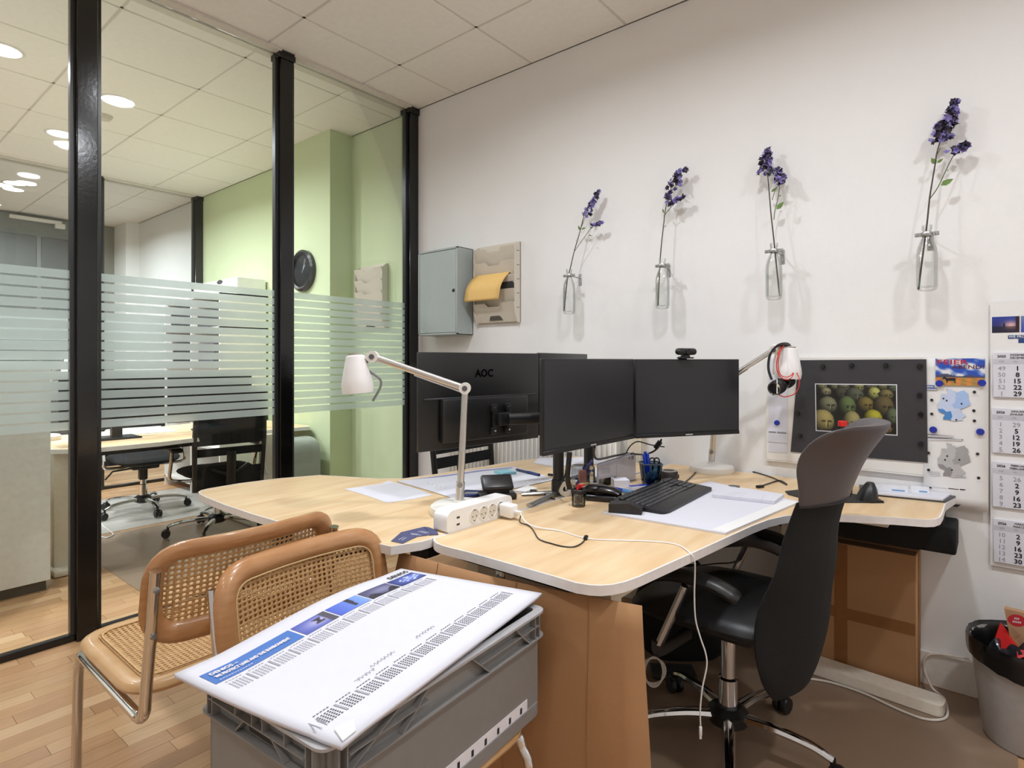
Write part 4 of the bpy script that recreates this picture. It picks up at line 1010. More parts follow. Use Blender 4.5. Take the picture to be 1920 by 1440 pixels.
edge = wp[-1]; w2 = [at(u, v, d=q) for u, v, q in ((1303, 1075, 1.55), (1302, 1115, 1.55), (1304, 1160, 1.55), (1313, 1195, 1.55), (1323, 1225, 1.55), (1325, 1250, 1.55), (1317, 1290, 1.55), (1313, 1330, 1.55), (1313.5, 1362, 1.55))]
b = MB(); b.tube(catmull(wp + w2, 7), .0021, 7); t = thing('charging_cable', 'white charging cable running over the desk and hanging off its edge', 'cable', (edge.x, edge.y, edge.z))
obj('cord', b, WPLASTIC, t); p = w2[-1]
obj('connector', MB().box(p + Vector((0, 0, -.012)), (.008, .006, .024), YAW, .002).box(p + Vector((0, 0, -.028)), (.006, .0025, .01), YAW), WPLASTIC, t)
kp = [g0 + Vector((.004, 0, -.004)), D(975, 984) + Vector((0, 0, .008))] + [D(u, v) + Vector((0, 0, .0025)) for u, v in ((990, 986), (1000, 996), (1008, 1010), (1018, 1016), (1035, 1021), (1055, 1026), (1075, 1027), (1088, 1022), (1096, 1015))]
b = MB(); b.tube(catmull(kp, 7), .0018, 7); t = thing('charging_cable', 'short black cable lying in a bend on the near desk corner', 'cable', (kp[5].x, kp[5].y, ZT))
obj('cord', b, BLACK, t); p, q = D(1096, 1015.5), D(1101, 1007)
obj('connector', MB().box(((p + q) / 2) + Vector((0, 0, .005)), (.011, .026, .008), math.atan2((q - p).y, (q - p).x) - R(90), .002), BLACK, t)

# ---------------------------------------------------------------- papers, pads and small things on the rear desk
def sheet_px(name, label, cat, pts, th, m, z=ZT + .0004, curl=0, base=None, group=None):
    b = MB(); b.slab([Vector((at(u, v, z=z).x, at(u, v, z=z).y, z)) for u, v in reversed(pts)] if False else [Vector((at(u, v, z=z).x, at(u, v, z=z).y, z)) for u, v in pts], th)
    return single(name, b, m, label, cat, group)
sheet_px('paper_sheet', 'loose white sheet on the rear desk left of the lamp', 'paper', [(645, 917), (690, 930), (725, 943), (768, 937), (812, 928), (770, 913), (729, 901.5), (715, 907)], .0006, PAPER, ZT + .0004)
t = thing('desk_pad', 'large white paper desk pad under the teal sticky notes', 'desk pad', D(900, 905))
zp = ZT + .003
pp_ = [(744, 903), (800, 919), (848, 934.5), (905, 930), (970, 915), (1040, 900), (1000, 885), (960, 875.5), (900, 880.5), (820, 893)]
obj('paper', MB().slab([at(u, v, z=zp - .0015) for u, v in pp_], .0025), PAPER, t)
b = MB(); z_ = zp + .0013
for q in ([(768, 899.5), (830, 891.5), (900, 881.5), (958, 876.3), (963, 877.6), (905, 883.5), (830, 894)],): b.face([at(u, v, z=z_) for u, v in q])
obj('print_band', b, mat('band_violet', '8d8fb6', .7), t)
b = MB()
for k in range(5): b.tube([at(802 + 8 * k + 1.5 * math.sin(j), 905 + 2.2 * k + .7 * j, z=z_) for j in range(4)], .0004, 4)
for k in range(7): b.tube([at(975 + 8 * k, 905 - 1.4 * k, z=z_), at(981 + 8 * k, 907 - 1.4 * k, z=z_)], .0006, 4)
obj('pencil_marks', b, INKGREY, t)
p = at(950, 888.5, z=ZT + .004)
t = thing('sticky_notes', 'small teal pad of sticky notes on the white desk pad', 'sticky notes', (p.x, p.y, ZT + .004))
q = [at(u, v, z=ZT + .0045) for u, v in ((926, 887), (943, 891.5), (968, 889), (951, 883.5))]
obj('note_pad', MB().slab(q, .011), mat('teal_paper', '8fc6d2', .7), t)
def pen(label, u0, v0, u1, v1, z, m, r=.0048, cap=None, cat='pen'):
    a, c = at(u0, v0, z=z), at(u1, v1, z=z); d = (c - a)
    t = thing('pen', label, cat, (a + c) / 2 - Vector((0, 0, r)))
    obj('barrel', MB().tube([a, a.lerp(c, .06), a.lerp(c, .55), a.lerp(c, .94), c], [r * .35, r, r, r * .85, r * .3], 10), m, t)
    if cap: obj('cap', MB().tube([a.lerp(c, .5), a.lerp(c, .55), c], [r, r * 1.2, r * 1.1], 10), cap, t)
pen('blue and white ballpoint pen at the right end of the white desk pad', 967, 880, 1011, 890.5, ZT + .010, mat('pen_grey', '3a4160', .35), .006, DKBLUE)
pen('dark pen lying near the black monitor post on the rear desk', 1027, 889.5, 1041, 891, ZT + .006, BLACK, .005)
t = thing('scissors_case', 'dark blue and grey flat case beside the lamp arm', 'case', D(880, 932))
obj('case', MB().slab([at(u, v, z=ZT + .003) for u, v in ((862, 931), (866, 935.5), (900, 930), (903, 926), (897, 923), (873, 922))], .008), DKBLUE, t)
obj('strip', MB().slab([at(u, v, z=ZT + .0112) for u, v in ((868, 927), (898, 925.5), (897, 923), (874, 922))], .001), mat('strip_grey', '8b8d92', .5), t)
# hole punch
p = D(932, 934); yaw = R(62)
t = thing('hole_punch', 'black two-hole punch standing on the rear desk behind the power strip', 'hole punch', (p.x, p.y, ZT))
m3 = rz(R(52))
PB_ = mat('punch_black', '211e21', .3)
obj('base', MB().box((p.x, p.y, ZT + .012), (.135, .085, .024), m3, .008), PB_, t)
lv = MB(); ml_ = m3 @ Matrix.Rotation(R(38), 3, 'X')
c = Vector((p.x, p.y, ZT + .058)); lv.box(c, (.118, .07, .02), ml_, .009, 3); lo_ = obj('lever', lv, PB_, t)
obj('slot', MB().box(c + ml_ @ Vector((0, .012, .0101)), (.052, .006, .0008), ml_), BLACKM, lo_)
obj('hinge', MB().box((p.x, p.y, ZT + .036), (.09, .045, .032), m3, .008), PB_, t)
# white hub with black plug and cable
t = thing('usb_hub', 'flat white hub with a black plug on the rear desk beside the hole punch', 'hub', D(985, 922))
q = [at(u, v, z=ZT + .001) for u, v in ((962, 925), (985, 927.5), (1008, 921), (990, 915.5))]
obj('body', MB().slab(q, .012), WPLASTIC, t)
pl = at(1000, 922, z=ZT + .008); obj('plug', MB().box(pl, (.028, .018, .014), R(-20), .002), BLACK, t)
obj('cord', MB().tube(catmull([pl, D(1015, 927) + Vector((0, 0, .006)), D(1030, 934) + Vector((0, 0, .004)), D(1040, 938) + Vector((0, 0, .004))], 6), .0026, 6), BLACK, t)
# booklet and white sheets bridging at the desk joint
t = thing('booklet', 'dark blue folded leaflet with white lines on the near corner of the rear desk', 'leaflet', D(770, 1003))
zq = ZT + .0006
obj('leaf', MB().slab([at(u, v, z=zq) for u, v in ((733, 1015), (755, 1019.5), (770, 1012), (783, 1006.5), (802, 1004), (803, 996), (793, 988.6), (752, 998.5))], .0012), mat('leaflet_navy', '4b4e74', .55), t)
obj('leaf', MB().slab([at(u, v, z=zq) for u, v in ((803, 1004), (822, 1003), (818, 995), (803, 989.5), (794, 988.8), (804, 996))], .0022), mat('leaflet_navy', '4b4e74', .55), t)
b = MB()
for s in (((747, 1012), (758, 1007)), ((753, 1013), (762, 1008)), ((770, 1000), (784, 1001.5)), ((771, 1002), (790, 1003.5)), ((784, 996.5), (800, 1000)), ((789, 995.5), (806, 999.5))): b.tube([at(*s[0], z=zq + .0013), at(*s[1], z=zq + .0013)], .0007, 4)
obj('white_lines', b, PAPER, t)
sheet_px('paper_sheet', 'white papers at the far end of the rear desk near the radiator', 'paper', [(1000, 869), (1040, 876), (1110, 872), (1150, 866), (1100, 858.5), (1010, 860)], .004, PAPER, ZT + .0006)
sheet_px('paper_sheet', 'white papers beside the black monitor post behind the pen holder', 'paper', [(1075, 905), (1120, 901), (1125, 880), (1085, 874), (1060, 882)], .003, PAPER, ZT + .0006)
# ---------------------------------------------------------------- things on the front desk
# desk pad
c4 = [D(1131, 964), D(1360, 1003.5), D(1499, 944), D(1330, 905)]
zq = ZT + .0004
t = thing('desk_pad', 'large white paper desk pad under the keyboard on the front desk', 'desk pad', D(1300, 960))
def padpt(p, z): return Vector((p.x, p.y, z))
obj('paper', MB().slab([padpt(p, zq) for p in c4], .006), PAPER, t)
b = MB(); a0, a1, a2_, a3 = c4
for k in range(9):
    f0, f1 = .04 + .1 * k, .10 + .1 * k
    for r_i in range(3):
        s = .03 + .02 * r_i
        p, q = a0.lerp(a1, s + .02).lerp(a3.lerp(a2_, s + .02), f0), a0.lerp(a1, s + .02).lerp(a3.lerp(a2_, s + .02), f1)
        p.z = q.z = zq + .0062; b.tube([p, q], .0004, 4)
obj('print', b, INKPALE, t)
b = MB(); p, q = a1.lerp(a2_, .02), a1.lerp(a2_, .98); o_ = (a0 - a1).normalized() * .045
obj('corner_strip', MB().slab([padpt(p, zq + .0061), padpt(q, zq + .0061), padpt(q + o_, zq + .0061), padpt(p + o_, zq + .0061)], .0006), PAPER2, t)
# note sheets on pad
t = thing('notepad', 'stack of white note sheets on the right half of the desk pad', 'notepad', D(1400, 930, ZT + .008))
q = [at(u, v, z=ZT + .0072) for u, v in ((1335, 932.5), (1452, 945.5), (1470, 932), (1395, 920), (1362, 919))]
obj('sheets', MB().slab(q, .011), PAPER, t)
b = MB(); z_ = ZT + .0184
for f in (.36, .72):
    p = at(1340, 931, z=z_).lerp(at(1460, 941, z=z_), f); r_ = at(1368, 920, z=z_).lerp(at(1460, 931, z=z_), f); b.tube([p, r_], .0005, 4)
for k in range(4): p = at(1350 + 8 * k, 929.5 - 2 * k, z=z_); b.tube([p, at(1370 + 9 * k, 931 - 2 * k, z=z_)], .0005, 4)
obj('print', b, INKPALE, t)
# keyboard
ka, kb, kc = D(1168, 938, ZT + .012), D(1248, 963, ZT + .012), D(1352, 909, ZT + .012)
kx = (kc - kb); kx.z = 0; kl = .475; kx.normalize(); kyv = Vector((-kx.y, kx.x, 0))       # kx along keys, kyv to the back
ko = kb + kyv * 0; kw = .192
t = thing('keyboard', 'black full-size keyboard with palm rest lying on the white desk pad', 'keyboard', (ko + kx * kl / 2 + kyv * kw / 2).xy.to_3d() + Vector((0, 0, ZT + .0068)))
mk = Matrix((kx, kyv, Vector((0, 0, 1)))).transposed()
zk = ZT + .0069
out = fillet([(0, .01), (.03, 0), (kl - .03, 0), (kl, .01), (kl, kw), (0, kw)], .015, 4)
def kp3(a, c, z): return Vector((ko.x, ko.y, 0)) + kx * a + kyv * c + Vector((0, 0, z))
tilt = .075
b = MB(); lo = [b.bm.verts.new(kp3(p.x, p.y, zk)) for p in out]; hi = [b.bm.verts.new(kp3(p.x, p.y, zk + .009 + max(0, p.y - .06) * tilt * 1.6)) for p in out]
b.bm.faces.new(list(reversed(lo))); b.bm.faces.new(hi)
for i in range(len(out)): b.bm.faces.new((lo[i], lo[(i + 1) % len(out)], hi[(i + 1) % len(out)], hi[i]))
kbm = mat('keyboard_black', '1b1b1d', .42, var=.05); bd = obj('body', b, kbm, t)
b = MB(); mkt = mk @ Matrix.Rotation(math.atan(tilt * 1.6), 3, 'X')
for rI in range(6):
    y = .072 + .0185 * rI + (.004 if rI == 5 else 0); xx = .012
    rowk = [1] * 15
    if rI == 0: rowk = [1.3, 1.3, 1.3, 6, 1.3, 1.3, 1.3, 1.5]
    elif rI == 1: rowk = [2.2] + [1] * 10 + [2.2]
    elif rI == 2: rowk = [1.8] + [1] * 11 + [2]
    elif rI == 3: rowk = [1.5] + [1] * 12 + [1.5]
    u = .305 / sum(rowk)
    for wk in rowk: b.box(kp3(xx + u * wk / 2, y, zk + .0125 + max(0, y - .06) * tilt * 1.6), (u * wk - .003, .0155, .007), mkt, .0015, 1); xx += u * wk
    for k in range(3):
        if rI not in (2,): b.box(kp3(.328 + .0185 * k, y, zk + .0125 + max(0, y - .06) * tilt * 1.6), (.0155, .0155, .007), mkt, .0015, 1)
    for k in range(4): b.box(kp3(.392 + .0185 * k, y, zk + .0125 + max(0, y - .06) * tilt * 1.6), (.0155, .0155, .007), mkt, .0015, 1)
ky_ = obj('keys', b, mat('key_black', '303033', .4, var=.05), t); ky_['kind'] = 'stuff'
b = MB(); b.box(kp3(kl * .55, .035, zk + .0103), (.028, .008, .0006), mk); obj('brand_mark', b, mat('mark_silver', 'a9abae', .4), t, 'small silver mark')
# wedge shaped device left of the keyboard
t = thing('phone_stand', 'black wedge-shaped stand on the left corner of the desk pad', 'stand', D(1172, 958))
w0, w1 = D(1141, 961, ZT + .007), D(1203, 966, ZT + .007); dv_ = (w1 - w0); dv_.z = 0; wl = dv_.length; dv_.normalize(); nv_ = Vector((-dv_.y, dv_.x, 0))
b = MB(); prof = [(0, 0), (wl, 0), (wl, .018), (wl * .62, .034), (0, .028)]
b.slab([Vector((w0.x, w0.y, ZT + .0068)) + dv_ * a + Vector((0, 0, h_)) for a, h_ in prof], .05, nv_); obj('body', b, mat('stand_black', '1f1d1f', .45), t)
b = MB(); b.slab([Vector((w0.x, w0.y, ZT + .0068)) + dv_ * a - nv_ * .0006 + Vector((0, 0, h_)) for a, h_ in ((wl * .66, .004), (wl * .95, .004), (wl * .95, .016), (wl * .7, .027))], .0005, nv_); obj('front_panel', b, BLACK, t)
# tape roll
p = at(1059, 919, z=ZT + .022); ax = (EYE - p); ax.z = 0; ax.normalize(); M1 = (ax + RT * .35).normalized().to_track_quat('Z', 'Y').to_matrix()
t = thing('tape_roll', 'roll of clear adhesive tape standing at the foot of the monitor post', 'tape', (p.x, p.y, ZT))
c = Vector((p.x, p.y, ZT + .0275))
obj('tape', MB().lathe([(.0135, -.0095), (.027, -.0095), (.027, .0095), (.0135, .0095), (.0135, -.0095)], c, 28, M1, cap=False), mat('tape_cream', 'd9d3bf', .3), t)
obj('core', MB().lathe([(.011, -.0098), (.0136, -.0098), (.0136, .0098), (.011, .0098), (.011, -.0098)], c, 24, M1, cap=False), PAPER2, t)
# paper clip cup
p = D(1085, 949)
t = thing('clip_cup', 'clear cup with black lid full of paper clips beside the tape roll', 'cup', (p.x, p.y, ZT))
obj('cup', MB().lathe([(.021, .0), (.0235, .004), (.025, .046), (.0235, .046), (.022, .006), (.001, .005)], (p.x, p.y, ZT), 24, cap=False), CLEAR, t)
obj('lid', MB().lathe([(.027, .046), (.0275, .058), (.024, .061), (.016, .0605), (.016, .047)], (p.x, p.y, ZT), 24, cap=False), BLACK, t, 'black ring lid')
b = MB(); rr = random.Random(3)
for k in range(46):
    c = Vector((p.x, p.y, ZT + .008 + .034 * rr.random())) + Vector((rr.uniform(-.013, .013), rr.uniform(-.013, .013), 0)); d = Vector((rr.uniform(-1, 1), rr.uniform(-1, 1), rr.uniform(-1, 1))).normalized() * .009; e = d.orthogonal().normalized() * .003
    b.tube([c - d, c + d, c + d * .9 + e, c - d * .6 + e], .0011, 4)
cl = obj('paper_clips', b, mat('clip_metal', 'b5a59d', .35, .6), t); cl['kind'] = 'stuff'
b = MB()
for k in range(4): b.box((p.x + rr.uniform(-.01, .01), p.y + rr.uniform(-.01, .01), ZT + .062 + .004 * k), (.024, .004, .006), rz(rr.random() * 3) @ Matrix.Rotation(rr.uniform(-.6, .6), 3, 'Y'), .001, 1)
obj('red_clip', b, RED, t, 'red clips sticking out of the lid')
# stapler: black rounded device
p0, p1 = D(1098, 936), D(1160, 941); dv_ = (p1 - p0); dv_.z = 0; L = dv_.length; dv_.normalize(); ms = Matrix((dv_, Vector((-dv_.y, dv_.x, 0)), Vector((0, 0, 1)))).transposed()
mid = (p0 + p1) / 2; t = thing('stapler', 'black rounded stapler lying between paper clip cup and keyboard', 'stapler', (mid.x, mid.y, ZT))
sb = mat('stapler_black', '191618', .25)
obj('base', MB().box((mid.x, mid.y, ZT + .012), (L * 1.02, .055, .024), ms, .010, 3), sb, t)
b = MB(); b.tube([mid + dv_ * (L * s) + Vector((0, 0, .034 + zz)) for s, zz in ((-.52, -.002), (-.4, .006), (0, .008), (.35, .002), (.52, -.006), (.56, -.012))], [.014, .02, .022, .021, .017, .008], 14, False, (.75, 1.25)); obj('handle', b, sb, t)
obj('rivet', MB().blob(mid + dv_ * L * .32 + Vector((0, 0, .05)), (.003, .003, .002)), CHROME, t)
# clear holder with scissors and pens left
p = D(1092, 914)
t = thing('pen_holder', 'clear plastic holder with blue-handled pens beside the monitor post', 'pen holder', (p.x, p.y, ZT))
b = MB(); q = rz(R(50))
obj('holder', MB().box((p.x, p.y, ZT + .045), (.075, .06, .09), q, .004, 1), CLEAR, t)
b = MB(); base_ = Vector((p.x, p.y, ZT + .01))
for du, dz, m in ((.06, .10, 0), (.045, .085, 0), (.055, .06, 0)): b.bar(base_ - RT * .025, base_ + RT * (du - .02) + Vector((0, 0, dz)), .005)
obj('pens', b, mat('pens_violet', '5a5aa0', .4), t); b = MB(); b.box((p.x, p.y, ZT + .045), (.03, .02, .05), q, .003); obj('red_eraser', b, mat('eraser_pink', 'c98a80', .6), t)
# letter holder
t = thing('letter_tray', 'upright grey-white letters in a holder between the pen cups', 'letter holder', D(1160, 908))
z0 = ZT + .001
A, Bp = at(1122, 912, z=z0), at(1192, 900, z=z0)
def upright(pl, pr, h0, h1, th): r, u, n = basis(pl, pr); return MB().slab([pl, pr, pr + Vector((0, 0, h1)), pl + Vector((0, 0, h0))], th, n * -1)
obj('envelope', upright(A, Bp, .085, .112, .004), mat('envelope_grey', 'cfcbd2', .7), t)
r, u, n = basis(A, Bp)
obj('envelope', upright(A - n * .012 + r * .006, Bp - n * .012 + r * .004, .09, .118, .004), PAPER, t)
obj('envelope', upright(A - n * .024 + r * .02, Bp - n * .024 + r * .012, .08, .115, .004), PAPER2, t)
b = MB(); W_ = (Bp - A).length; quad(b, A, r, u, W_ * .88, .09, W_ * .94, .104, .0006); quad(b, A, r, u, W_ * .8, .092, W_ * .84, .103, .0006); quad(b, A, r, u, W_ * .47, .01, W_ * .476, .075, .0006)
for k in range(4): quad(b, A, r, u, W_ * .06, .05 + .006 * k, W_ * .3, .0515 + .006 * k, .0006)
obj('print', b, INKGREY, t)
obj('holder_base', MB().slab([A + n * .004, Bp + n * .004, Bp - n * .05, A - n * .05], .004), mat('holder_grey', '9d979b', .5), t)
obj('holder_front', upright(A + n * .006, A.lerp(Bp, .45) + n * .006, .03, .03, .002), CLEAR, t)
# white carton, blue box, blue things
p = D(1163, 917)
q = rz(R(43)); t = thing('small_box', 'small white cardboard box in front of the letter holder', 'box', (p.x, p.y, ZT))
obj('carton', MB().box((p.x, p.y, ZT + .021), (.062, .06, .04), q, .001, 1), PAPER, t)
p = D(1197, 920); t = thing('small_box', 'low white and blue box left of the blue pen cup', 'box', (p.x, p.y, ZT)); q = rz(R(60))
obj('carton', MB().box((p.x, p.y, ZT + .010), (.085, .035, .02), q, .001, 1), PAPER, t); obj('blue_top', MB().box((p.x, p.y, ZT + .0207), (.08, .022, .0012), q), PENBLUE, t, 'bright blue label')
pen('bright blue marker lying left of the white and blue box', 1152, 917, 1186, 924, ZT + .016, PENBLUE, .009, mat('marker_light', '6fa3dd', .4), 'marker')
pen('red and blue pen lying in front of the blue pen cup', 1185, 931, 1222, 917, ZT + .006, mat('pen_salmon', 'b36a5e', .5), .005, DKBLUE)
# blue pen cup with pens and scissors
p = D(1220, 914); t = thing('pen_cup', 'translucent blue pen cup with blue pens and scissors behind the keyboard', 'pen cup', (p.x, p.y, ZT))
cg = glass('cup_blue_glass', (.50, .62, .72), (.25, .33, .42), 1.4)
q = R(40)
def sq(h, s): return [Vector((p.x, p.y, ZT + h)) + rz(q) @ v for v in [Vector((w_.x, w_.y, 0)) for w_ in fillet([(-s, -s), (s, -s), (s, s), (-s, s)], s * .35, 3)]]
b = MB(); R0, R1, R2, R3 = sq(.0, .030), sq(.098, .041), sq(.098, .0385), sq(.004, .028); n_ = len(R0)
V = [[b.bm.verts.new(v) for v in rr_] for rr_ in (R0, R1, R2, R3)]
for A_, B_ in zip(V, V[1:]):
    for k in range(n_): b.bm.faces.new((A_[k], A_[(k + 1) % n_], B_[(k + 1) % n_], B_[k]))
b.bm.faces.new(V[3]); obj('cup', b, cg, t)
obj('rim', MB().tube(sq(.098, .0405), .003, 6, True), mat('rim_smoke', '4a535c', .3), t)
b = MB(); cc = Vector((p.x, p.y, ZT + .008))
for du, df, h_ in ((-.028, .0, .125), (-.02, .01, .135), (-.012, .0, .128)): b.bar(cc + RT * du * .3 + FW * df, cc + RT * du + FW * df + Vector((0, 0, h_)), .0062)
obj('blue_pen', b, PENBLUE, t)
b = MB()
for du in (.006, .024): b.tube([cc + RT * (du + .011 * math.cos(a)) + Vector((0, 0, .098 + .013 * math.sin(a))) for a in [k * math.pi / 8 for k in range(16)]], .003, 6, True)
b.bar(cc, cc + RT * .01 + Vector((0, 0, .09)), .004); obj('scissors', b, BLACK, t)
b = MB()
for k in range(5): b.blob(cc + RT * (-.016 + .008 * k) + Vector((0, 0, .03 + .008 * (k % 3))), (.012, .012, .02))
obj('contents', b, mat('contents_teal', '50687a', .5, var=.4, scale=60), t)
# black puck and small ring, cables
p = D(1254, 905); t = thing('speaker_puck', 'low black cylinder with a cable right of the blue pen cup', 'speaker', (p.x, p.y, ZT))
obj('body', MB().lathe([(.036, .0005), (.037, .004), (.037, .046), (.034, .05), (.001, .05)], (p.x, p.y, ZT), 28), mat('puck_brown', '2b2422', .5), t); obj('top_ring', MB().lathe([(.0345, .0502), (.033, .052), (.024, .052), (.023, .0502)], (p.x, p.y, ZT), 28, cap=False), mat('puck_rim', '8a857d', .35), t)
k0 = D(1268, 893, ZT + .02); obj('plug', MB().box(k0 + RT * .004, (.014, .012, .016), YAW, .002), BLACK, t)
b = MB(); b.tube(catmull([D(1268, 905, ZT + .005), D(1285, 903, ZT + .004), D(1300, 890, ZT + .004), D(1312, 878, ZT + .004), D(1330, 874, ZT + .003)], 6), .0028, 6); obj('cord', b, BLACK, t)
p = D(1376, 914); single('ring_disc', MB().lathe([(.001, .001), (.022, .001), (.023, .006), (.018, .007), (.001, .006)], (p.x, p.y, ZT), 24), mat('disc_grey', '55585c', .4), 'small dark grey disc lying between keyboard and notepad', 'disc')
# long black cable with plug, from the lamp to the right
b = MB(); b.tube(catmull([D(1345, 874, ZT + .004), D(1375, 876, ZT + .004), D(1410, 884, ZT + .004), D(1447, 895, ZT + .004), D(1475, 908.5, ZT + .004), D(1462, 901, ZT + .004), D(1440, 907, ZT + .004), D(1428, 911, ZT + .004)], 6), .0028, 6)
t = thing('usb_cable', 'black cable with plug running over the desk from the wall lamp to the right', 'cable', D(1400, 885)); obj('cord', b, BLACK, t)
obj('connector', MB().box(D(1425, 912, ZT + .006), (.034, .014, .01), R(63), .002), BLACK, t)
b = MB(); b.tube(catmull([at(1246, 838, d=2.45), at(1220, 834, d=2.48), at(1196, 828, d=2.5), at(1182, 836, d=2.5), at(1174, 850, d=2.5)], 5), .0026, 6)
b.tube(catmull([at(1240, 824, d=2.42), at(1236, 834, d=2.44), at(1226, 846, d=2.46), at(1206, 852, d=2.48), at(1176, 850, d=2.5)], 5), .004, 6); b.tube([at(1238, 828, d=2.43), at(1229, 840, d=2.44)], .011, 8)
b.tube(catmull([at(1115, 838, d=2.15), at(1114, 852, d=2.2), at(1121, 861, d=2.25), at(1150, 855, d=2.4), at(1176, 850, d=2.5)], 5), .0045, 6)
t = thing('monitor_cables', 'black cables looping down behind the two dark screens', 'cable', at(1200, 850, d=2.5)); obj('cord', b, BLACK, t)
b = MB(); b.tube(catmull([at(1068, 848, d=2.12), at(1066, 870, d=2.12), at(1064, 895, d=2.13), at(1068, 915, d=2.15)], 5), .010, 8); t = thing('monitor_cables', 'thick black cable bundle hanging beside the black monitor post', 'cable', at(1066, 915, d=2.15)); obj('cord', b, BLACK, t)
b = MB(); b.tube(catmull([at(1066, 868, d=2.12), at(1058, 895, d=2.12), at(1048, 915, d=2.12), D(1046, 925, ZT + .012)], 5), .003, 6); obj('cord', b, BLACK, t)
# bottle with red cap
p = at(1580, 868, y=-.22); p = Vector((p.x, p.y, ZT)); zt_b = at(1580, 789, y=-.22).z; hB = zt_b - ZT
t = thing('drink_bottle', 'clear plastic bottle with a red cap behind the high-backed chair', 'bottle', (p.x, p.y, ZT))
obj('bottle_body', MB().lathe([(.001, .002), (.03, .001), (.033, .01), (.033, hB - .11), (.03, hB - .085), (.0135, hB - .022), (.0135, hB - .012)], p, 24, cap=False), CLEAR, t)
obj('cap', MB().lathe([(.0165, hB - .020), (.0165, hB - .003), (.014, hB), (.001, hB)], p, 24), RED, t, 'red screw cap')
# mouse mat and vertical mouse
t = thing('mouse_mat', 'dark mouse mat showing on both sides of the high-backed chair', 'mouse mat', D(1560, 930))
obj('mat', MB().slab([at(u, v, z=ZT + .0004) for u, v in ((1472, 922), (1478, 928), (1500, 934), (1560, 943), (1658, 943.5), (1650, 937), (1620, 930), (1560, 922), (1500, 919))], .003), mat('mat_black', '2b2b2a', .7), t)
p = D(1625, 936, ZT + .004); t = thing('mouse', 'black upright mouse on the mouse mat right of the chair back', 'mouse', (p.x, p.y, ZT + .0035))
b = MB(); b.surf(lambda u, v: Vector((p.x, p.y, ZT + .0036 + .062 * u)) + rz(R(20)) @ Vector(((.036 - .012 * u) * math.cos(2 * math.pi * v) * (1 - .5 * u ** 3) + .012 * u, (.05 - .012 * u) * math.sin(2 * math.pi * v) * (1 - .5 * u ** 3), 0)), 8, 20, True); obj('body', b, BLACK, t)
obj('thumb_rest', MB().slab([at(u, v, z=ZT + .004) for u, v in ((1620, 941), (1657, 941), (1640, 936.5), (1628, 933))], .004), BLACK, t)
# tray with name plates
t = thing('document_tray', 'dark flat tray with white sheets and two name plates at the desk end', 'tray', D(1700, 920))
z_ = ZT + .0006
tp = [at(u, v, z=z_) for u, v in ((1612, 927), (1772, 943), (1794, 926), (1780, 920), (1628, 906), (1612, 910))]
obj('tray', MB().slab([Vector((p.x, min(p.y, -.02), p.z)) for p in tp], .006), mat('tray_charcoal', '46484b', .5), t)
sp = [at(u, v, z=z_ + .0065) for u, v in ((1616, 921), (1640, 927), (1768, 939), (1783, 928), (1770, 923), (1655, 910), (1636, 910))]
obj('sheet', MB().slab([Vector((p.x, min(p.y, -.025), p.z)) for p in sp], .006), PAPER, t)
for k, (u0, u1, v0, s) in enumerate(((1648, 1702, 918.5, 0), (1708, 1742, 922, 1))):
    a, c = at(u0, v0 + 1.5, z=z_ + .013), at(u1, v0 + 6.5 - 2 * s, z=z_ + .013); r, u, n = basis(a, c)
    pl = obj('name_plate', MB().slab([a, c, c + Vector((0, 0, .026)), a + Vector((0, 0, .026))], .004, -n), mat('plate_white', 'e9ecf2', .3), t)
    b = MB(); quad(b, a, r, u, (c - a).length * .45, .005, (c - a).length * .9, .010, .0006); obj('print', b, mat('print_sky', '6f9fd2', .5), pl)

# ---------------------------------------------------------------- radiator and wall parts behind the desks
t = thing('radiator', 'white ribbed panel radiator low on the wall behind the rear monitors', 'radiator', (1.45, -.06, .15))
ra, rb = .62, 1.86
obj('panel', MB().span((ra, -.085, .16), (rb, -.03, .835), .006, 1), WMETAL, t)
for k in range(38):
    x = ra + .02 + k * (rb - ra - .03) / 38
    b = MB(); b.span((x, -.096, .19), (x + .018, -.0845, .81), .004, 1); obj('rib', b, WMETAL, t)
obj('top_grille', MB().span((ra, -.09, .835), (rb, -.02, .85), .003, 1), WMETAL, t)
b = MB(); b.span((1.91, -.06, .02), (1.985, -.0005, .98), .004, 1); single('cable_trunking', b, CREAM, 'upright cream cable trunking on the wall below the right dark screen', 'trunking')
t = thing('storage_box', 'small bright blue object lying on the radiator top behind the monitor arm', 'case', (1.1, -.06, .851)); p = at(966, 818, y=-.06)
obj('lid', MB().blob((p.x, -.055, .868), (.055, .03, .018)), PENBLUE, t); obj('tray', MB().span((p.x - .28, -.09, .8505), (p.x + .2, -.015, .856)), BLACK, t, 'flat dark tray under it')

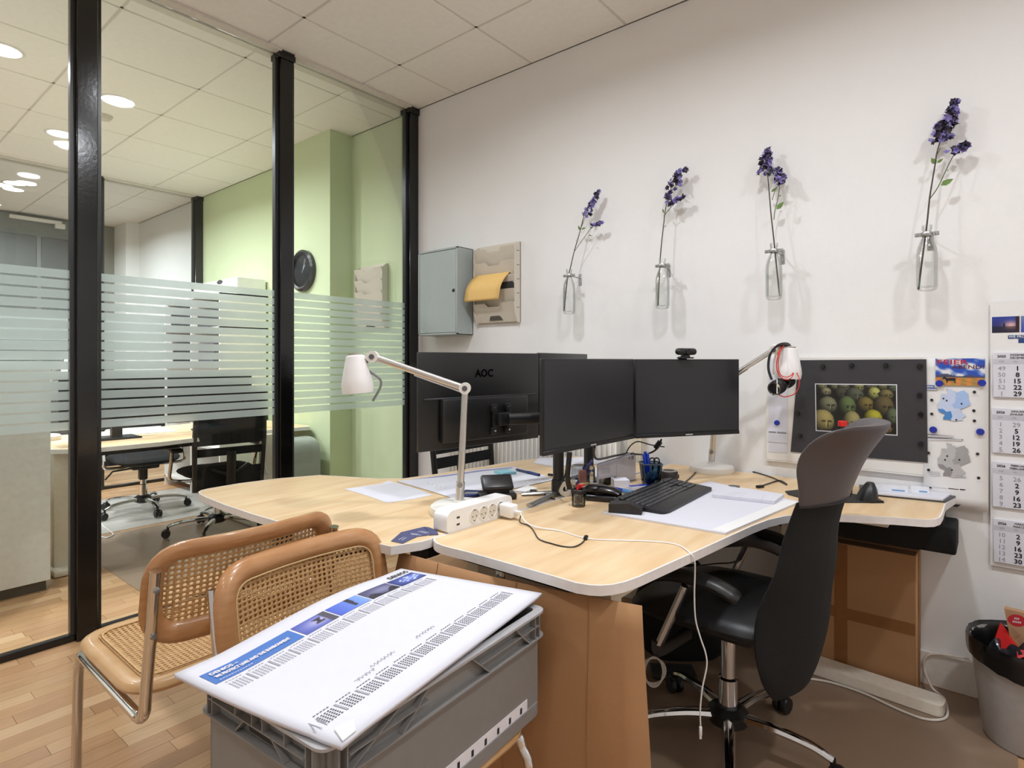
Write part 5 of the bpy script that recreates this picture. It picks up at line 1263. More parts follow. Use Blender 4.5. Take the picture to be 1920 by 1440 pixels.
# ---------------------------------------------------------------- high-backed office chair
def star_base(t, hub, r, rot, ztop, n=5):
    hx, hy = hub
    obj('gas_column', MB().lathe([(.03, .10), (.03, .22), (.022, .225), (.022, ztop)], (hx, hy, 0), 20), CHROME, t)
    obj('hub', MB().lathe([(.035, .07), (.062, .085), (.062, .118), (.04, .135)], (hx, hy, 0), 20), BLACK, t)
    for k in range(n):
        a = rot + 2 * math.pi * k / n; d = Vector((math.cos(a), math.sin(a), 0)); h = Vector((hx, hy, 0))
        pts = catmull([h + d * .05 + Vector((0, 0, .105)), h + d * r * .45 + Vector((0, 0, .108)), h + d * r * .8 + Vector((0, 0, .098)), h + d * r + Vector((0, 0, .078))], 4)
        lg = obj('leg', MB().tube(pts, [.021 - .008 * i / len(pts) for i in range(len(pts))], 8, False, (.75, 1.0)), CHROME, t)
        c = h + d * r; s = Vector((-d.y, d.x, 0)); b = MB()
        M1 = s.to_track_quat('Z', 'Y').to_matrix(); w0 = c + d * .012 + Vector((0, 0, .0325))
        for sg in (-1, 1): b.lathe([(.001, -.009), (.026, -.009), (.0285, -.005), (.0285, .005), (.026, .009), (.001, .009)], w0 + s * sg * .0145, 16, M1)
        b.box(w0 + Vector((0, 0, .018)), (.03, .034, .03), rz(a), .008); b.bar(c + Vector((0, 0, .045)), c + Vector((0, 0, .085)), .008)
        obj('castor', b, BLACK, lg)
hub = at(1365, 1340, z=.10)
t = thing('office_chair', 'black high-backed office chair with leather headrest at the front desk', 'office chair', (hub.x, hub.y, .0045))
yawc = R(180); dch = Vector((math.cos(yawc), math.sin(yawc), 0)); sch = Vector((-dch.y, dch.x, 0))     # facing, and its left (towards the camera when negative)
for o_ in (0,):
    star_base(t, (hub.x, hub.y), .30, R(2), .43)
hb = Vector((hub.x, hub.y, 0))
def seat_pt(u, v):
    """closed cushion surface: u bottom->top, v around"""
    a = 2 * math.pi * v; ca, sa = math.cos(a), math.sin(a)
    sx = abs(ca) ** .55 * (1 if ca > 0 else -1); sy = abs(sa) ** .55 * (1 if sa > 0 else -1)
    k = math.sin(math.pi * (.06 + .88 * u)) ** .5; z = .415 + .10 * u - (.03 * max(0, sx) ** 2) * u
    return hb + dch * (.02 + .255 * sx * k) + sch * (.245 * sy * k) + Vector((0, 0, z + .012 * (sy * sy) * u))
b = MB(); b.surf(seat_pt, 8, 36, True); obj('seat', b, SEATLEATHER, t)
obj('seat_mechanism', MB().box(hb + Vector((0, 0, .395)), (.2, .16, .06), rz(yawc), .015), BLACK, t)
b = MB(); b.tube(catmull([hb - dch * .08 + Vector((0, 0, .38)), hb - dch * .17 + Vector((0, 0, .36)), hb - dch * .215 + Vector((0, 0, .42)), hb - dch * .225 + Vector((0, 0, .6))], 6), .016, 8, False, (1.5, .6)); obj('back_bracket', b, BLACK, t)
# back: lofted shell, sections along height
SEC = [  # z, offset behind hub, half width, curl (edges forward), thickness
    (.29, -.215, .17, .03, .05), (.36, -.235, .235, .06, .06), (.46, -.25, .25, .09, .075), (.56, -.258, .245, .09, .075), (.66, -.275, .232, .07, .065), (.76, -.285, .215, .06, .055), (.86, -.315, .21, .06, .045)]
HSEC = [(.845, -.315, .205, .055, .05), (.90, -.332, .216, .07, .055), (.95, -.350, .227, .09, .058), (.995, -.372, .230, .10, .062), (1.032, -.396, .224, .095, .062), (1.058, -.416, .205, .075, .052), (1.068, -.426, .165, .045, .03)]
def loft(secs, lean=0):
    def f(u, v):
        x = u * (len(secs) - 1); i = min(int(x), len(secs) - 2); tt = x - i
        P = [secs[max(0, min(len(secs) - 1, k))] for k in (i - 1, i, i + 1, i + 2)]
        cr = lambda j: .5 * (2 * P[1][j] + (P[2][j] - P[0][j]) * tt + (2 * P[0][j] - 5 * P[1][j] + 4 * P[2][j] - P[3][j]) * tt * tt + (3 * P[1][j] - P[0][j] - 3 * P[2][j] + P[3][j]) * tt ** 3)
        z, of, hw, cu, th = [cr(j) for j in range(5)]
        a = 2 * math.pi * v; s = math.sin(a); c = math.cos(a); sx = abs(s) ** .8 * (1 if s > 0 else -1); cc_ = abs(c) ** .8 * (1 if c > 0 else -1)
        return hb + dch * (of + cu * sx * sx + th * .5 * cc_ * (1 - .35 * sx * sx)) + sch * (hw * sx) + Vector((0, 0, z))
    return f
b = MB(); b.surf(loft(SEC), 18, 32, True); obj('backrest', b, FABRIC, t)
b = MB(); b.surf(loft(HSEC), 18, 36, True); hr = obj('headrest', b, LEATHER, t, 'dark grey leather headrest')
fs_ = loft([(z, o_ - .002, w_, c_, t_ + .004) for z, o_, w_, c_, t_ in HSEC]); obj('seam', MB().tube([fs_(.02, k / 48) for k in range(48)], .0028, 5, True), mat('seam_dark', '1c181a', .6), hr)
# arm rests
for s in (1, -1):
    ac = hb + sch * s * .285 + Vector((0, 0, -.012))
    ar = obj('armrest', MB().tube(catmull([ac + dch * .12 + Vector((0, 0, .615)), ac + dch * .05 + Vector((0, 0, .632)), ac - dch * .06 + Vector((0, 0, .63)), ac - dch * .13 + Vector((0, 0, .605))], 5), [.016] + [.024] * 13 + [.022, .014], 12, False, (.75, 1.35)), BLACK, t)
    obj('arm_post', MB().tube([ac + dch * .02 + Vector((0, 0, .61)), ac + dch * .10 + Vector((0, 0, .42))], .012, 8, False, (1.0, 1.9)), CHROME, ar)
    obj('arm_bracket', MB().tube(catmull([ac + dch * .11 + Vector((0, 0, .43)), ac + dch * .11 - sch * s * .02 + Vector((0, 0, .39)), hb + dch * .08 + sch * s * .12 + Vector((0, 0, .385))], 5), .02, 8, False, (.6, 1.2)), BLACK, ar)

# ---------------------------------------------------------------- under the desk: cables, bin
b = MB(); b.tube(catmull([at(u, v, z=.009) for u, v in ((1515, 1272), (1560, 1280), (1620, 1300), (1680, 1328), (1730, 1347), (1765, 1349), (1777, 1338))] + [at(1770, 1310, z=.02), at(1748, 1290, z=.05), at(1735, 1262, y=-.03), at(1732, 1240, y=-.025), at(1742, 1228, y=-.025), at(1765, 1227, y=-.025), at(1818, 1236, y=-.025)], 7), .0042, 7)
p = at(1730, 1347, z=0); t = thing('floor_cable', 'white cable lying along the desk foot on the brown floor mat', 'cable', (p.x, p.y, 0.004)); obj('cord', b, mat('cable_cream', 'e0d8cc', .4), t)
b = MB(); b.tube(catmull([at(1411, 1006, d=2.1), at(1408, 1022, d=2.15), at(1392, 1040, d=2.2), at(1375, 1054, d=2.25), at(1340, 1057, d=2.3), at(1300, 1062, d=2.3)], 6), .003, 6); t = thing('floor_cable', 'thin black cable hanging in a bow under the front desk', 'cable', at(1375, 1054, d=2.25)); obj('cord', b, BLACK, t)
p = at(1285, 1165, d=2.45); p.z = .0045
t = thing('fabric_bag', 'black fabric bag standing on the brown mat below the front desk', 'bag', tuple(p))
def bagf(u, v):
    a = 2 * math.pi * v; ca, sa = math.cos(a), math.sin(a); k = math.sin(math.pi * (.06 + .88 * u)) ** .35
    return Vector((p.x, p.y, .0048 + .355 * u)) + RT * (.235 * abs(ca) ** .6 * (1 if ca > 0 else -1) * k * (1 - .12 * u)) + FW * (.085 * sa * k) + Vector((0, 0, .02 * math.sin(5 * u + ca * 2) * u))
b = MB(); b.surf(bagf, 12, 32, True); obj('body', b, FABRIC, t)
for s_ in (-1, 1): obj('handle', MB().tube(catmull([p - RT * .08 + FW * .03 * s_ + Vector((0, 0, .34)), p - RT * .05 + FW * .035 * s_ + Vector((0, 0, .385)), p + RT * .05 + FW * .035 * s_ + Vector((0, 0, .385)), p + RT * .08 + FW * .03 * s_ + Vector((0, 0, .34))], 5), .007, 6), BLACKM, t)
p = at(1226, 1260, d=1.95)
t = thing('cable_coil', 'coil of pale cable hanging under the desk beside the cardboard sheet', 'cable', (p.x, p.y, p.z))
b = MB()
for k in range(3): b.tube([p + RT * ((.03 + .006 * k) * math.cos(a)) + Vector((0, 0, (.05 - .004 * k) * math.sin(a))) + FW * .004 * k for a in [j * math.pi / 12 for j in range(24)]], .0028, 6, True)
obj('cord', b, mat('cable_cream', 'e0d8cc', .4), t)
b = MB(); m3 = rz(R(35)); c = at(1262, 1256, z=.02); b.box((c.x, c.y, .013), (.17, .10, .016), m3, .004); single('foot_plate', b, mat('plate_slate', '3a3d3c', .5), 'dark slate coloured flat box on the mat beneath the armrest of the office chair', 'box')
bx, by = 3.455, -.225
t = thing('waste_bin', 'light grey waste bin with black liner at the right picture edge', 'bin', (bx, by, .0045))
obj('bin_body', MB().lathe([(.118, .005), (.122, .012), (.158, .318), (.153, .318), (.117, .016), (.001, .012)], (bx, by, 0), 40, cap=False), mat('bin_grey', 'b3b1b0', .5), t)
rb_ = random.Random(5); wv = [rb_.uniform(-1, 1) for _ in range(48)]
def liner(u, v):
    a = 2 * math.pi * v; k = int(v * 48) % 48; w_ = wv[k]
    prof = [(.108, .03), (.146, .30), (.157, .325), (.164, .33), (.167, .315), (.166, .285), (.164, .255 + .014 * math.sin(a * 2 + 1))]
    x = u * 6; i = min(int(x), 5); tt = x - i; r = prof[i][0] * (1 - tt) + prof[i + 1][0] * tt; z = prof[i][1] * (1 - tt) + prof[i + 1][1] * tt
    r += .0025 * w_ * (1 if u > .2 else .4); z += .004 * w_ * (u > .7)
    return Vector((bx + r * math.cos(a), by + r * math.sin(a), z))
b = MB(); b.surf(lambda u, v: liner(u, v), 12, 48, False); b.lathe([(.0005, .03), (.11, .031)], (bx, by, 0), 32, cap=False); obj('liner', b, mat('liner_black', '0f0f10', .25, bump=.4, bscale=40), t, 'black bin liner')
single('crumpled_wrapper', MB().surf(lambda u, v: Vector((bx - .045 + .09 * (u - .5) + .02 * math.sin(9 * v), by - .02 + .16 * (v - .5), .285 + .02 * math.sin(7 * u + 11 * v) + .02 * math.sin(17 * u - 5 * v))), 14, 16), mat('wrapper_silver', '55585f', .2, .7, bump=.6, bscale=30), 'crumpled dark silver wrapper in the bin', 'wrapper')
b = MB(); b.face([(bx - .095, by + .0, .29), (bx - .03, by - .02, .285), (bx - .075, by + .02, .365)]); b.face([(bx - .03, by - .02, .285), (bx - .02, by + .03, .29), (bx - .075, by + .02, .365)]); b.face([(bx - .095, by, .29), (bx - .075, by + .02, .365), (bx - .02, by + .03, .29)])
single('red_packet', b, RED, 'pointed red packet sticking out of the bin', 'wrapper')
b = MB(); b.surf(lambda u, v: Vector((bx - .035 + .13 * u, by - .10 + .05 * v + .02 * math.sin(6 * u), .30 + .012 * math.sin(8 * v + 5 * u) + .02 * u)), 10, 8); single('red_packet', b, mat('packet_red', 'c3282a', .3, var=.1, bump=.4, bscale=40), 'shiny red crumpled packet lying on top in the bin', 'wrapper')
q = at(1884, 1140, y=by + .03); t = thing('paper_bag', 'brown paper bag with a red round label standing in the bin', 'bag', (q.x + .06, q.y, .22))
bg0 = [(q.x - .002, q.y - .01, q.z + .002), (q.x + .026, q.y - .02, .24), (q.x + .16, q.y + .02, .24), (q.x + .17, q.y + .03, q.z - .02)]
obj('bag', MB().slab([Vector(p) for p in bg0], .02, (.1, 1, .1)), mat('bag_brown', 'b08a67', .6), t)
b = MB(); c = at(1906, 1163, y=by - .005); flat(b, (c.x, c.y, c.z), (1, .25, 0), (0, 0, 1), [(.024 * math.cos(k * .3927), .020 * math.sin(k * .3927)) for k in range(16)], .003); lb_ = obj('round_label', b, mat('label_red', 'b61f2b', .5), t, 'red oval label with white lettering')
b = MB()
for r_i, (z_, n_) in enumerate(((.003, 3), (-.008, 5))):
    for k in range(n_): flat(b, (c.x, c.y, c.z + z_), (1, .25, 0), (0, 0, 1), [(-.0022 * n_ + .0046 * k, 0), (-.0022 * n_ + .0046 * k + .0028, .001), (-.0022 * n_ + .0046 * k + .003, .007), (-.0022 * n_ + .0046 * k + .0002, .0065)], .0038)
obj('lettering', b, PAPER, lb_)
# ---------------------------------------------------------------- cane chairs
def cane(fn, nx, ny, hole=.31):
    """open octagon weave: a ring of faces per cell, real holes"""
    bm = bmesh.new(); V = {}
    def vert(i, j):
        k = (i, j)
        if k not in V: V[k] = bm.verts.new(fn(i / (2 * nx), j / (2 * ny)))
        return V[k]
    for i in range(nx):
        for j in range(ny):
            O = [vert(2 * i + a, 2 * j + c) for a, c in ((0, 0), (1, 0), (2, 0), (2, 1), (2, 2), (1, 2), (0, 2), (0, 1))]
            I = []
            for k in range(8):
                an = math.radians(225 + 45 * k); I.append(bm.verts.new(fn((i + .5 + hole * math.cos(an)) / nx, (j + .5 + hole * math.sin(an)) / ny)))
            for k in range(8): bm.faces.new((O[k], O[(k + 1) % 8], I[(k + 1) % 8], I[k]))
    m = MB(); m.bm.free(); m.bm = bm
    return m
def rrect(w, h, r, n=6): return fillet([(-w / 2, -h / 2), (w / 2, -h / 2), (w / 2, h / 2), (-w / 2, h / 2)], r, n)
def cane_chair(label, loc, rot, dz=0):
    t = thing('cane_chair', label, 'chair', loc, rot, 'chrome cantilever cane chairs', world=False)
    zs, w = .462 + dz, .47
    # steel tube: floor runner, front bend, under the seat, rear bend, back post
    for s in (1, -1):
        X = s * .222
        pts = [(X, -.19, .0135), (X, .17, .0135)] + [(X, .215 + .035 * math.sin(a), .05 - .0365 * math.cos(a)) for a in (.3, .8, 1.3)] + [(X, .252, .10), (X, .235, .36 + dz)] + [(X, .215 - .02 * (1 - math.cos(a)), .395 + dz + .032 * math.sin(a)) for a in (.2, .8, 1.4)] + [(X, .13, .425 + dz), (X, -.18, .422 + dz)] + [(X, -.215 - .045 * math.sin(a), .464 + dz - .043 * math.cos(a)) for a in (.1, .6, 1.1, 1.6)] + [(X, -.268, .51 + dz), (X, -.292, .62 + dz), (X, -.320, .775 + dz)]
        tb = obj('tube_frame', MB().tube(catmull(pts, 3), .0125, 10), CHROME, t)
        b = MB()
        for z in (.63 + dz, .735 + dz):
            y = -.293 - (z - dz - .62) * .168; b.lathe([(.0075, 0), (.0065, .004), (.003, .0045)], (X, y - .0125, z), 10, Matrix.Rotation(R(90), 3, 'X'))
        obj('screw', b, STEEL, tb)
    obj('rear_runner', MB().tube([(-.222, -.19, .0135), (-.222, -.19, .0136), (0, -.19, .0135), (.222, -.19, .0135)], .0125, 10), CHROME, t)
    # seat
    P = [Vector((p.x, p.y + .015, zs)) for p in rrect(.425, .41, .075)]
    sf = obj('seat_frame', MB().tube(P, .025, 12, True, (.62, 1.0)), BEECHSEAT, t)
    fs = lambda u, v: Vector((-.192 + .384 * u, -.17 + .37 * v, zs + .0125 - .008 * math.sin(math.pi * u) * math.sin(math.pi * v)))
    cs = obj('seat_cane', cane(fs, 29, 28), CANE, t); m_ = cs.modifiers.new('t', 'SOLIDIFY'); m_.thickness = .0016
    obj('rim_cord', MB().tube([Vector((p.x, p.y + .015, zs + .0155)) for p in rrect(.374, .36, .05)], .0022, 6, True), mat('cord_pale', 'd9b884', .6), sf)
    # back, curved towards the sitter
    z0, hh = .707 + dz, .196
    def bk(x, z, o=0): return Vector((x, -.272 - (z - z0) * .165 - .028 + .042 * (x / .23) ** 2 * 1.0 - .012 + o, z))
    P = [bk(p.x, p.y + z0) for p in rrect(.430, hh, .07, 7)]
    fr = []
    for k in range(len(P)):
        a, c = rrect(.430, hh, .07, 7)[k], rrect(.430, hh, .07, 7)[(k + 1) % len(P)]; n = 6 if (c - a).length > .08 else 1
        for j in range(n): q = a.lerp(c, j / n); fr.append(bk(q.x, q.y + z0))
    bf = obj('back_frame', MB().tube(fr, .0245, 12, True, (1.0, .62)), BEECH, t)
    fb = lambda u, v: bk(-.198 + .396 * u, z0 - hh / 2 + .012 + (hh - .024) * v, .004)
    cb = obj('back_cane', cane(fb, 30, 15), CANE, t); m_ = cb.modifiers.new('t', 'SOLIDIFY'); m_.thickness = .0016
    rc_ = rrect(.382, hh - .046, .045, 6); q_ = []
    for k in range(len(rc_)):
        a, c = rc_[k], rc_[(k + 1) % len(rc_)]; n = 6 if (c - a).length > .08 else 1
        for j in range(n): e = a.lerp(c, j / n); q_.append(bk(e.x, e.y + z0, .0125))
    obj('rim_cord', MB().tube(q_, .0022, 6, True), mat('cord_pale', 'd9b884', .6), bf)
    return t
cane_chair('cane chair with chrome tube frame seen from behind, its woven seat in view', (1.645, -2.045, 0), R(90), .010)
cane_chair('cane chair with chrome tube frame that carries the grey crate on its seat', (2.325, -1.935, .0), R(-88), -.047)

# ---------------------------------------------------------------- crate and calendar pad
zc = .672
A, Bn, Cc = at(350, 1277, z=zc), at(606, 1414, z=zc), at(1026, 1140, z=zc)
ex = (Cc - Bn); L = ex.length; ex.normalize(); ey = (A - Bn); Wd = ey.length; ey = (ey - ex * ey.dot(ex)).normalized()
Hc = .238
t = thing('plastic_crate', 'grey plastic stacking crate standing on the front cane chair', 'crate', (Bn + ex * L / 2 + ey * Wd / 2).xy.to_3d() + Vector((0, 0, zc - Hc)))
mc = Matrix((ex, ey, Vector((0, 0, 1)))).transposed()
def cp(a, c, z): return Vector((Bn.x, Bn.y, 0)) + ex * a + ey * c + Vector((0, 0, zc - Hc + z))
def cbox(mb, a0, a1, c0, c1, z0, z1, bev=0): mb.box(cp((a0 + a1) / 2, (c0 + c1) / 2, (z0 + z1) / 2), (a1 - a0, c1 - c0, z1 - z0), mc, bev, 1)
ins = .016
b = MB()
cbox(b, ins, L - ins, ins, ins + .004, .002, Hc - .006); cbox(b, ins, L - ins, Wd - ins - .004, Wd - ins, .002, Hc - .006)
cbox(b, ins, ins + .004, ins, Wd - ins, .002, Hc - .006); cbox(b, L - ins - .004, L - ins, ins, Wd - ins, .002, Hc - .006); cbox(b, ins, L - ins, ins, Wd - ins, 0, .006)
obj('wall', b, CRATE, t)
out = fillet([(0, 0), (L, 0), (L, Wd), (0, Wd)], .028, 5); inn = fillet([(.02, .02), (L - .02, .02), (L - .02, Wd - .02), (.02, Wd - .02)], .014, 5)
def ring(z0, z1, o=out, i_=inn):
    b = MB(); n = len(o); vs_ = [[b.bm.verts.new(cp(p.x, p.y, z)) for p in q] for q, z in ((o, z0), (o, z1), (i_, z1), (i_, z0))]
    for k in range(4):
        A_, B_ = vs_[k], vs_[(k + 1) % 4]
        for j in range(n): b.bm.faces.new((A_[j], A_[(j + 1) % n], B_[(j + 1) % n], B_[j]))
    return b
obj('rim', ring(Hc - .005, Hc), mat('crate_rim', 'a9a8aa', .42), t)
obj('rib_ring', ring(Hc - .0585, Hc - .0560), CRATE, t)
obj('foot_ring', ring(.0, .028, fillet([(.012, .012), (L - .012, .012), (L - .012, Wd - .012), (.012, Wd - .012)], .02, 5), fillet([(.02, .02), (L - .02, .02), (L - .02, Wd - .02), (.02, Wd - .02)], .014, 5)), CRATE, t)
def rib(a0, c0, z0, a1, c1, z1, n, w=.014, th=.0024):
    b = MB(); p, q = cp(a0, c0, z0), cp(a1, c1, z1); d = (q - p).normalized(); s = d.cross(n).normalized() * th / 2
    b.slab([p - s, q - s, q + s, p + s], w, n); return b
nl, ns = ey, ex                                             # inward normals of long and short side
zt0, zt1, zm = Hc - .0565, Hc - .004, Hc - .030
for a in (.030, .046): obj('rib', rib(a, .0025, zt0, a, .0025, zt1, nl), CRATE, t); obj('rib', rib(.0025, a, zt0, .0025, a, zt1, ns), CRATE, t)
for a0, z0, a1, z1 in ((.05, zt0, .16, zt1), (.16, zt0, .195, zm), (.195, zm, .225, zt1), (.225, zm, .05, zm), (.40, zt0, .37, zm), (.37, zm, .34, zt1), (.37, zm, .53, zm), (.545, zt0, .515, zm), (.515, zm, .49, zt1), (.53, zm, L - .03, zm), (L - .045, zt0, L - .045, zt1), (L - .028, zt0, L - .028, zt1)):
    obj('rib', rib(a0, .0025, z0, a1, .0025, z1, nl), CRATE, t)
for c0, z0, c1, z1 in ((.10, zt0, .135, zm), (.10, zm, .10, zt1), (.05, zm, .12, zm), (.16, zm, .16, zt1), (.19, zm, .19, zt1), (.24, zt0, .215, zm), (.24, zm, .24, zt1), (.12, zm, .24, zm), (.24, zm, Wd - .03, zm), (Wd - .045, zt0, Wd - .045, zt1), (Wd - .03, zt0, Wd - .03, zt1)):
    obj('rib', rib(.0025, c0, z0, .0025, c1, z1, ns), CRATE, t)
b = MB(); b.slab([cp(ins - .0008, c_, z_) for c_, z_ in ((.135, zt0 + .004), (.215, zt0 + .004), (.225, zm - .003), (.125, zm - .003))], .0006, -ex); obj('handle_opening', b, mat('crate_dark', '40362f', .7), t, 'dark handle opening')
b = MB(); cbox(b, .05, L - .06, ins - .0012, ins, .022, .052); lb_ = obj('label_strip', b, mat('strip_white', 'e7e6ec', .5), t, 'white strip with black slots')
for k in range(12):
    a = L - .085 - .042 * k
    if a > .06: b = MB(); cbox(b, a - .0035, a + .0035, ins - .0024, ins - .001, .031, .044, .001); obj('slot', b, INK, lb_)
# dark things inside
b = MB(); cbox(b, .03, L - .03, .03, Wd - .03, .05, Hc - .03, .004); single('folder_stack', b, mat('folder_navy', '2a2c3c', .6), 'dark stack filling the grey crate under the white pad', 'folders')
# pad
KL, KN, KR, KT = at(327, 1263, z=.694), at(640, 1396, z=.684), at(1016, 1112, z=.690), at(752, 1066, z=.712)
PL, PH = .594, .42
def padfn(a, c, e=0):
    u, v = a / PL, c / PH
    p = KN.lerp(KR, u).lerp(KL.lerp(KT, u), v)
    dz = .011 * math.sin(math.pi * min(1, max(0, (u - .12) / .75))) * v ** 1.5 - .006 * math.sin(math.pi * v) * (1 - u) - .004 * math.sin(2 * math.pi * u) * v
    if u < .06 and v < .12: dz -= (.06 - u) * .04
    n = (KR - KN).cross(KL - KN).normalized()
    return p + Vector((0, 0, dz)) + n * e
t = thing('calendar_pad', 'large white desk calendar pad with blue header lying on the grey crate', 'desk pad', (KN + KT) / 2)
def wp(u, v): return padfn(u * PL, v * PH)
b = MB(); b.surf(wp, 28, 18); o = obj('sheets', b, PAPER, t); m_ = o.modifiers.new('t', 'SOLIDIFY'); m_.thickness = .007; m_.offset = -1
bm0 = o.data; 
if sum(p.normal.z for p in bm0.polygons) < 0: bm0.flip_normals()
fn = lambda a, c, e: padfn(a, c, e)
def strip(mb, a0, c0, a1, c1, e, n=10):
    for k in range(n):
        x0, x1 = a0 + (a1 - a0) * k / n, a0 + (a1 - a0) * (k + 1) / n; quad(mb, (0, 0, 0), BR, BU, x0, c0, x1, c1, e, fn)
c1_, c0_ = PH * (1 - .105), PH * (1 - .22)
b = MB(); strip(b, PL * .03, c0_, PL * .345, c1_, .0008); obj('blue_header', b, mat('header_blue', '3f70bd', .5), t)
b = MB(); put_text(b, 'DENIOS –', (0, 0, 0), BR, BU, .0125, bold=.0008, fn=lambda a, c, e: padfn(PL * .05 + a, c1_ - .0175 + c, .0014 + e))
put_text(b, 'WE PROTECT LIVES AND THE ENVIRONMENT', (0, 0, 0), BR, BU, .0125, bold=.0008, width=PL * .262, fn=lambda a, c, e: padfn(PL * .05 + a, c1_ - .0325 + c, .0014 + e))

for k in range(12): quad(b, (0, 0, 0), BR, BU, PL * .05 + .0055 * k, c1_ - .0425, PL * .05 + .004 + .0055 * k, c1_ - .0405, .0014, fn)
obj('header_lettering', b, PAPER, t)
b = MB(); put_text(b, 'DENIOS', (0, 0, 0), BR, BU, .019, bold=.0008, fn=lambda a, c, e: padfn(PL * .865 + a, c1_ + .008 + c, .0012 + e)); obj('corner_lettering', b, INK, t)
def ph(kind):
    def f(u, v):
        d = math.exp(-((u - .62) ** 2 * 5 + (v - .5) ** 2 * 7))
        if kind == 0: c = (70 + 110 * d, 85 + 90 * d, 175 + 40 * d); dk = abs(u - .62) < .09 + .05 * math.sin(v * 20) and .3 < v < .75
        elif kind == 1: c = (70 + 60 * u, 95 + 70 * u, 200 + 30 * u); dk = .55 < u < .66 + .06 * v and v > .15
        elif kind == 2: c = (75 + 60 * d, 75 + 60 * d, 110 + 60 * d); dk = v < .25 + .2 * math.sin(u * 9)
        else: c = (50 + 80 * d, 60 + 90 * d, 120 + 110 * d); dk = math.sin(u * 22 + 6 * math.sin(v * 7)) > .55 and d > .5; c = c if not dk else (200, 210, 240); dk = False
        if u > .8 and kind == 0: c = (80, 78, 92)
        return (52, 50, 66) if dk else c
    return f
for k, (f0, f1) in enumerate(((.355, .497), (.505, .655), (.663, .815), (.823, .975))):
    me = picture((0, 0, 0), BR, BU, PL * (f1 - f0), c1_ - c0_, 26, 14, ph(k), .0008, fn=(lambda f0: (lambda a, c, e: padfn(PL * f0 + a, c0_ + c, e)))(f0)); obj('photo', None, vcol('printed_picture'), t, me=me)
bd, bg = MB(), MB()
for row, cy_ in ((0, c0_ - .008), (1, .098)):
    for m in range(12):
        a0 = PL * .05 + m * PL * .0755; tgt = bg if row == 0 else bd
        for j in range(5): quad(tgt, (0, 0, 0), BR, BU, a0 + .0065 * j, cy_ - .0008, a0 + .0045 + .0065 * j, cy_ + .0010, .0009, fn)
        quad(bg, (0, 0, 0), BR, BU, a0 + .036, cy_ - .036, a0 + .0405, cy_ - .004, .0009, fn)
        for i in range(6):
            for j in range(5): quad(tgt if row else bg, (0, 0, 0), BR, BU, a0 + .0065 * j, cy_ - .0107 - .005 * i, a0 + .0036 + .0065 * j, cy_ - .0083 - .005 * i, .0009, fn)
b_ = MB()
for k in range(10): a0 = .004 + .0026 * k; quad(bg, (0, 0, 0), BR, BU, a0, .06 + .006 * (k % 4), a0 + .0016, .066 + .006 * (k % 5), .0009, fn)
for a0, c0x, n in ((.222, .112, 26), (.30, .122, 34), (.50, .120, 30)):
    bg.tube([padfn(PL * a0 + .0019 * k, c0x + .006 * math.sin(k * 2.1) * math.sin(k * .7 + a0 * 9) + .004, .0012) for k in range(n)], .0004, 4)
obj('month_print', bd, mat('ink_mid', '3c3c44', .6), t); obj('pale_print', bg, mat('ink_soft', 'a2a2ac', .7), t)
b = MB(); b.slab([padfn(*q, .0012) for q in ((.006, .004), (.03, .003), (.05, .03), (.02, .038))], .002, (0, 0, 1)); obj('folded_corner', b, PAPER2, t)

